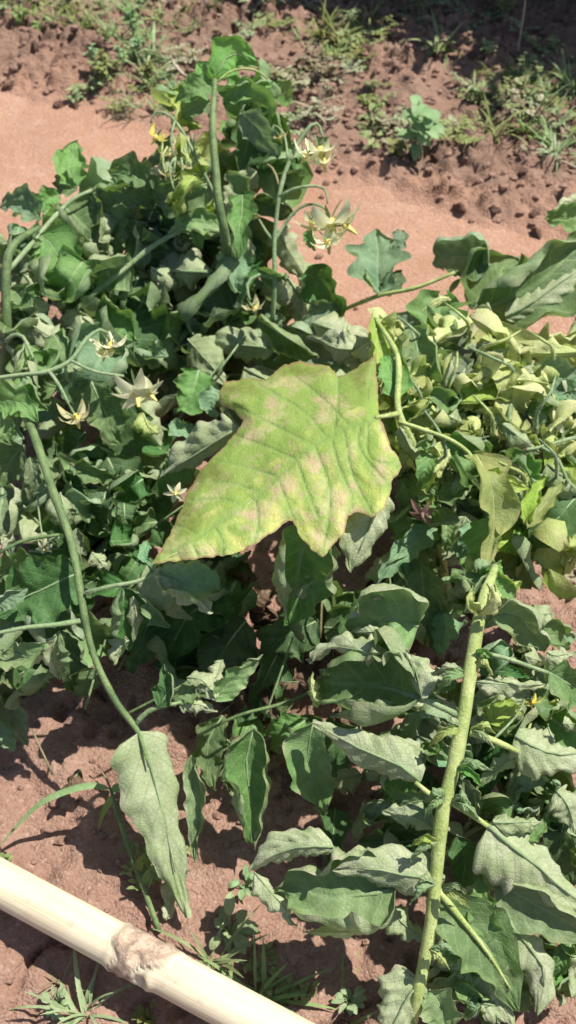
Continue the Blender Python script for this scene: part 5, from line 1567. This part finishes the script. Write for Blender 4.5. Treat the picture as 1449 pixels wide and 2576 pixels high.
CM = [clod_mesh(i) for i in range(7)]
clods = []
while len(clods) < 70:
    x, y = rd.uniform(0, 1449), rd.uniform(15, 600)
    p = P(x, y, 0)
    if p.y - float(FAR(np.array([p.x]))[0]) < .0: continue
    if 480 < x < 720 and 100 < y < 500: continue
    clods.append((min(CL, key=lambda c: math.hypot(c[0] - x, c[1] - y))[6], x, p))
for where in sorted({c[0] for c in clods}):
    row = sorted((c for c in clods if c[0] == where), key=lambda c: c[1])
    for i, (_, x, p) in enumerate(row):
        o = bpy.data.objects.new('soil_clod', rd.choice(CM))
        COL.objects.link(o)
        s = rd.uniform(.0055, .0105)
        o.location = (p.x, p.y, gz(p.x, p.y) + s * .1)
        o.rotation_euler = (rd.random() * 6, rd.random() * 6, rd.random() * 6)
        o.scale = (s * rd.uniform(.9, 1.4), s, s * rd.uniform(.6, .9))
        tag(o, ('single' if len(row) == 1 else 'leftmost' if i == 0 else 'rightmost' if i == len(row) - 1 else ORD[i] + ' from left') + ' large red clod ' + where, 'soil clod', 'clods beyond the path')
# fine crumbs, past counting
V, F = [], []
base_v = [Vector(v.co) for v in CM[0].vertices]
bm = bmesh.new()
bmesh.ops.create_icosphere(bm, subdivisions=1, radius=1)
bv = np.array([list(v.co) for v in bm.verts])
bf = [[v.index for v in f.verts] for f in bm.faces]
bm.free()
pts = []
while len(pts) < 11000:
    x, y = rd.uniform(-.55, .62), rd.uniform(.12, 1.9)
    pts.append((x, y))
pa = np.array(pts)
hz_, til_, nea_, _, _ = ground_h(pa[:, 0][None], pa[:, 1][None])
keep = rng.random(len(pa)) < np.maximum(til_[0] * .75, nea_[0] * .35) + .003
for (x, y), z in zip(pa[keep], hz_[0][keep]):
    s = rng.uniform(.0010, .0036) * (1 + .5 * (y > .9))
    k = len(V)
    vv = bv * (1 + rng.normal(0, .16, (len(bv), 1))) * s * np.array([1.2, 1, .8])
    V += [(x + a, y + b, z + c + s * .3) for a, b, c in vv]
    F += [tuple(i + k for i in f) for f in bf]
o = link('soil_crumbs', mesh('soil_crumbs', V, F, M['clod'], smooth=False))
tag(o, 'fine red soil crumbs scattered over the bed and strip', 'soil crumbs', kind='stuff')


# ------------------------------------------------------------------ dark shrub at the far right whose shade lies over the strip
def shrub(x, y, H, W, n, label, seed):
    r_ = random.Random(seed)
    b = Vector((x, y, 0))
    t = empty('leafy_shrub', b)
    tag(t, label, 'shrub', 'dark shrubs beyond the weedy strip')
    V, F = [], []
    tips = []
    for k in range(9):
        a = r_.random() * 6.283
        e = Vector((math.cos(a) * W * r_.uniform(.3, .8), math.sin(a) * W * r_.uniform(.3, .8), H * r_.uniform(.5, .95)))
        m_ = e * .5 + Vector((0, 0, H * .1))
        stick(V, F, (0, 0, -.02), m_, .008, .005, 6)
        stick(V, F, m_, e, .005, .002, 6)
        tips += [m_, e, e * .75 + m_ * .25]
    link('trunk', mesh('trunk', V, F, M['bark']), t, b)
    V, F = [], []
    for k in range(n):
        c = r_.choice(tips) + Vector((r_.gauss(0, W * .22), r_.gauss(0, W * .22), r_.gauss(0, H * .16)))
        c.z = max(.02, c.z)
        a = r_.random() * 6.283
        blade(V, F, c, (math.cos(a), math.sin(a), r_.uniform(-.4, .5)), r_.uniform(.03, .055), r_.uniform(.009, .016), 1.0, n=5)
    o_ = link('crown', mesh('crown', V, F, M['shrub']), t, b)


q = P(1330, -20, 0)
shrub(q.x + .06, q.y + .05, .50, .22, 1900, 'dark leafy shrub overhanging the top right corner', 1)
shrub(q.x - .24, q.y + .08, .32, .15, 1200, 'dark leafy shrub at the top edge left of the corner shrub', 2)
shrub(q.x + .40, q.y - .02, .70, .24, 1700, 'dark leafy shrub just past the right end of the top edge', 3)
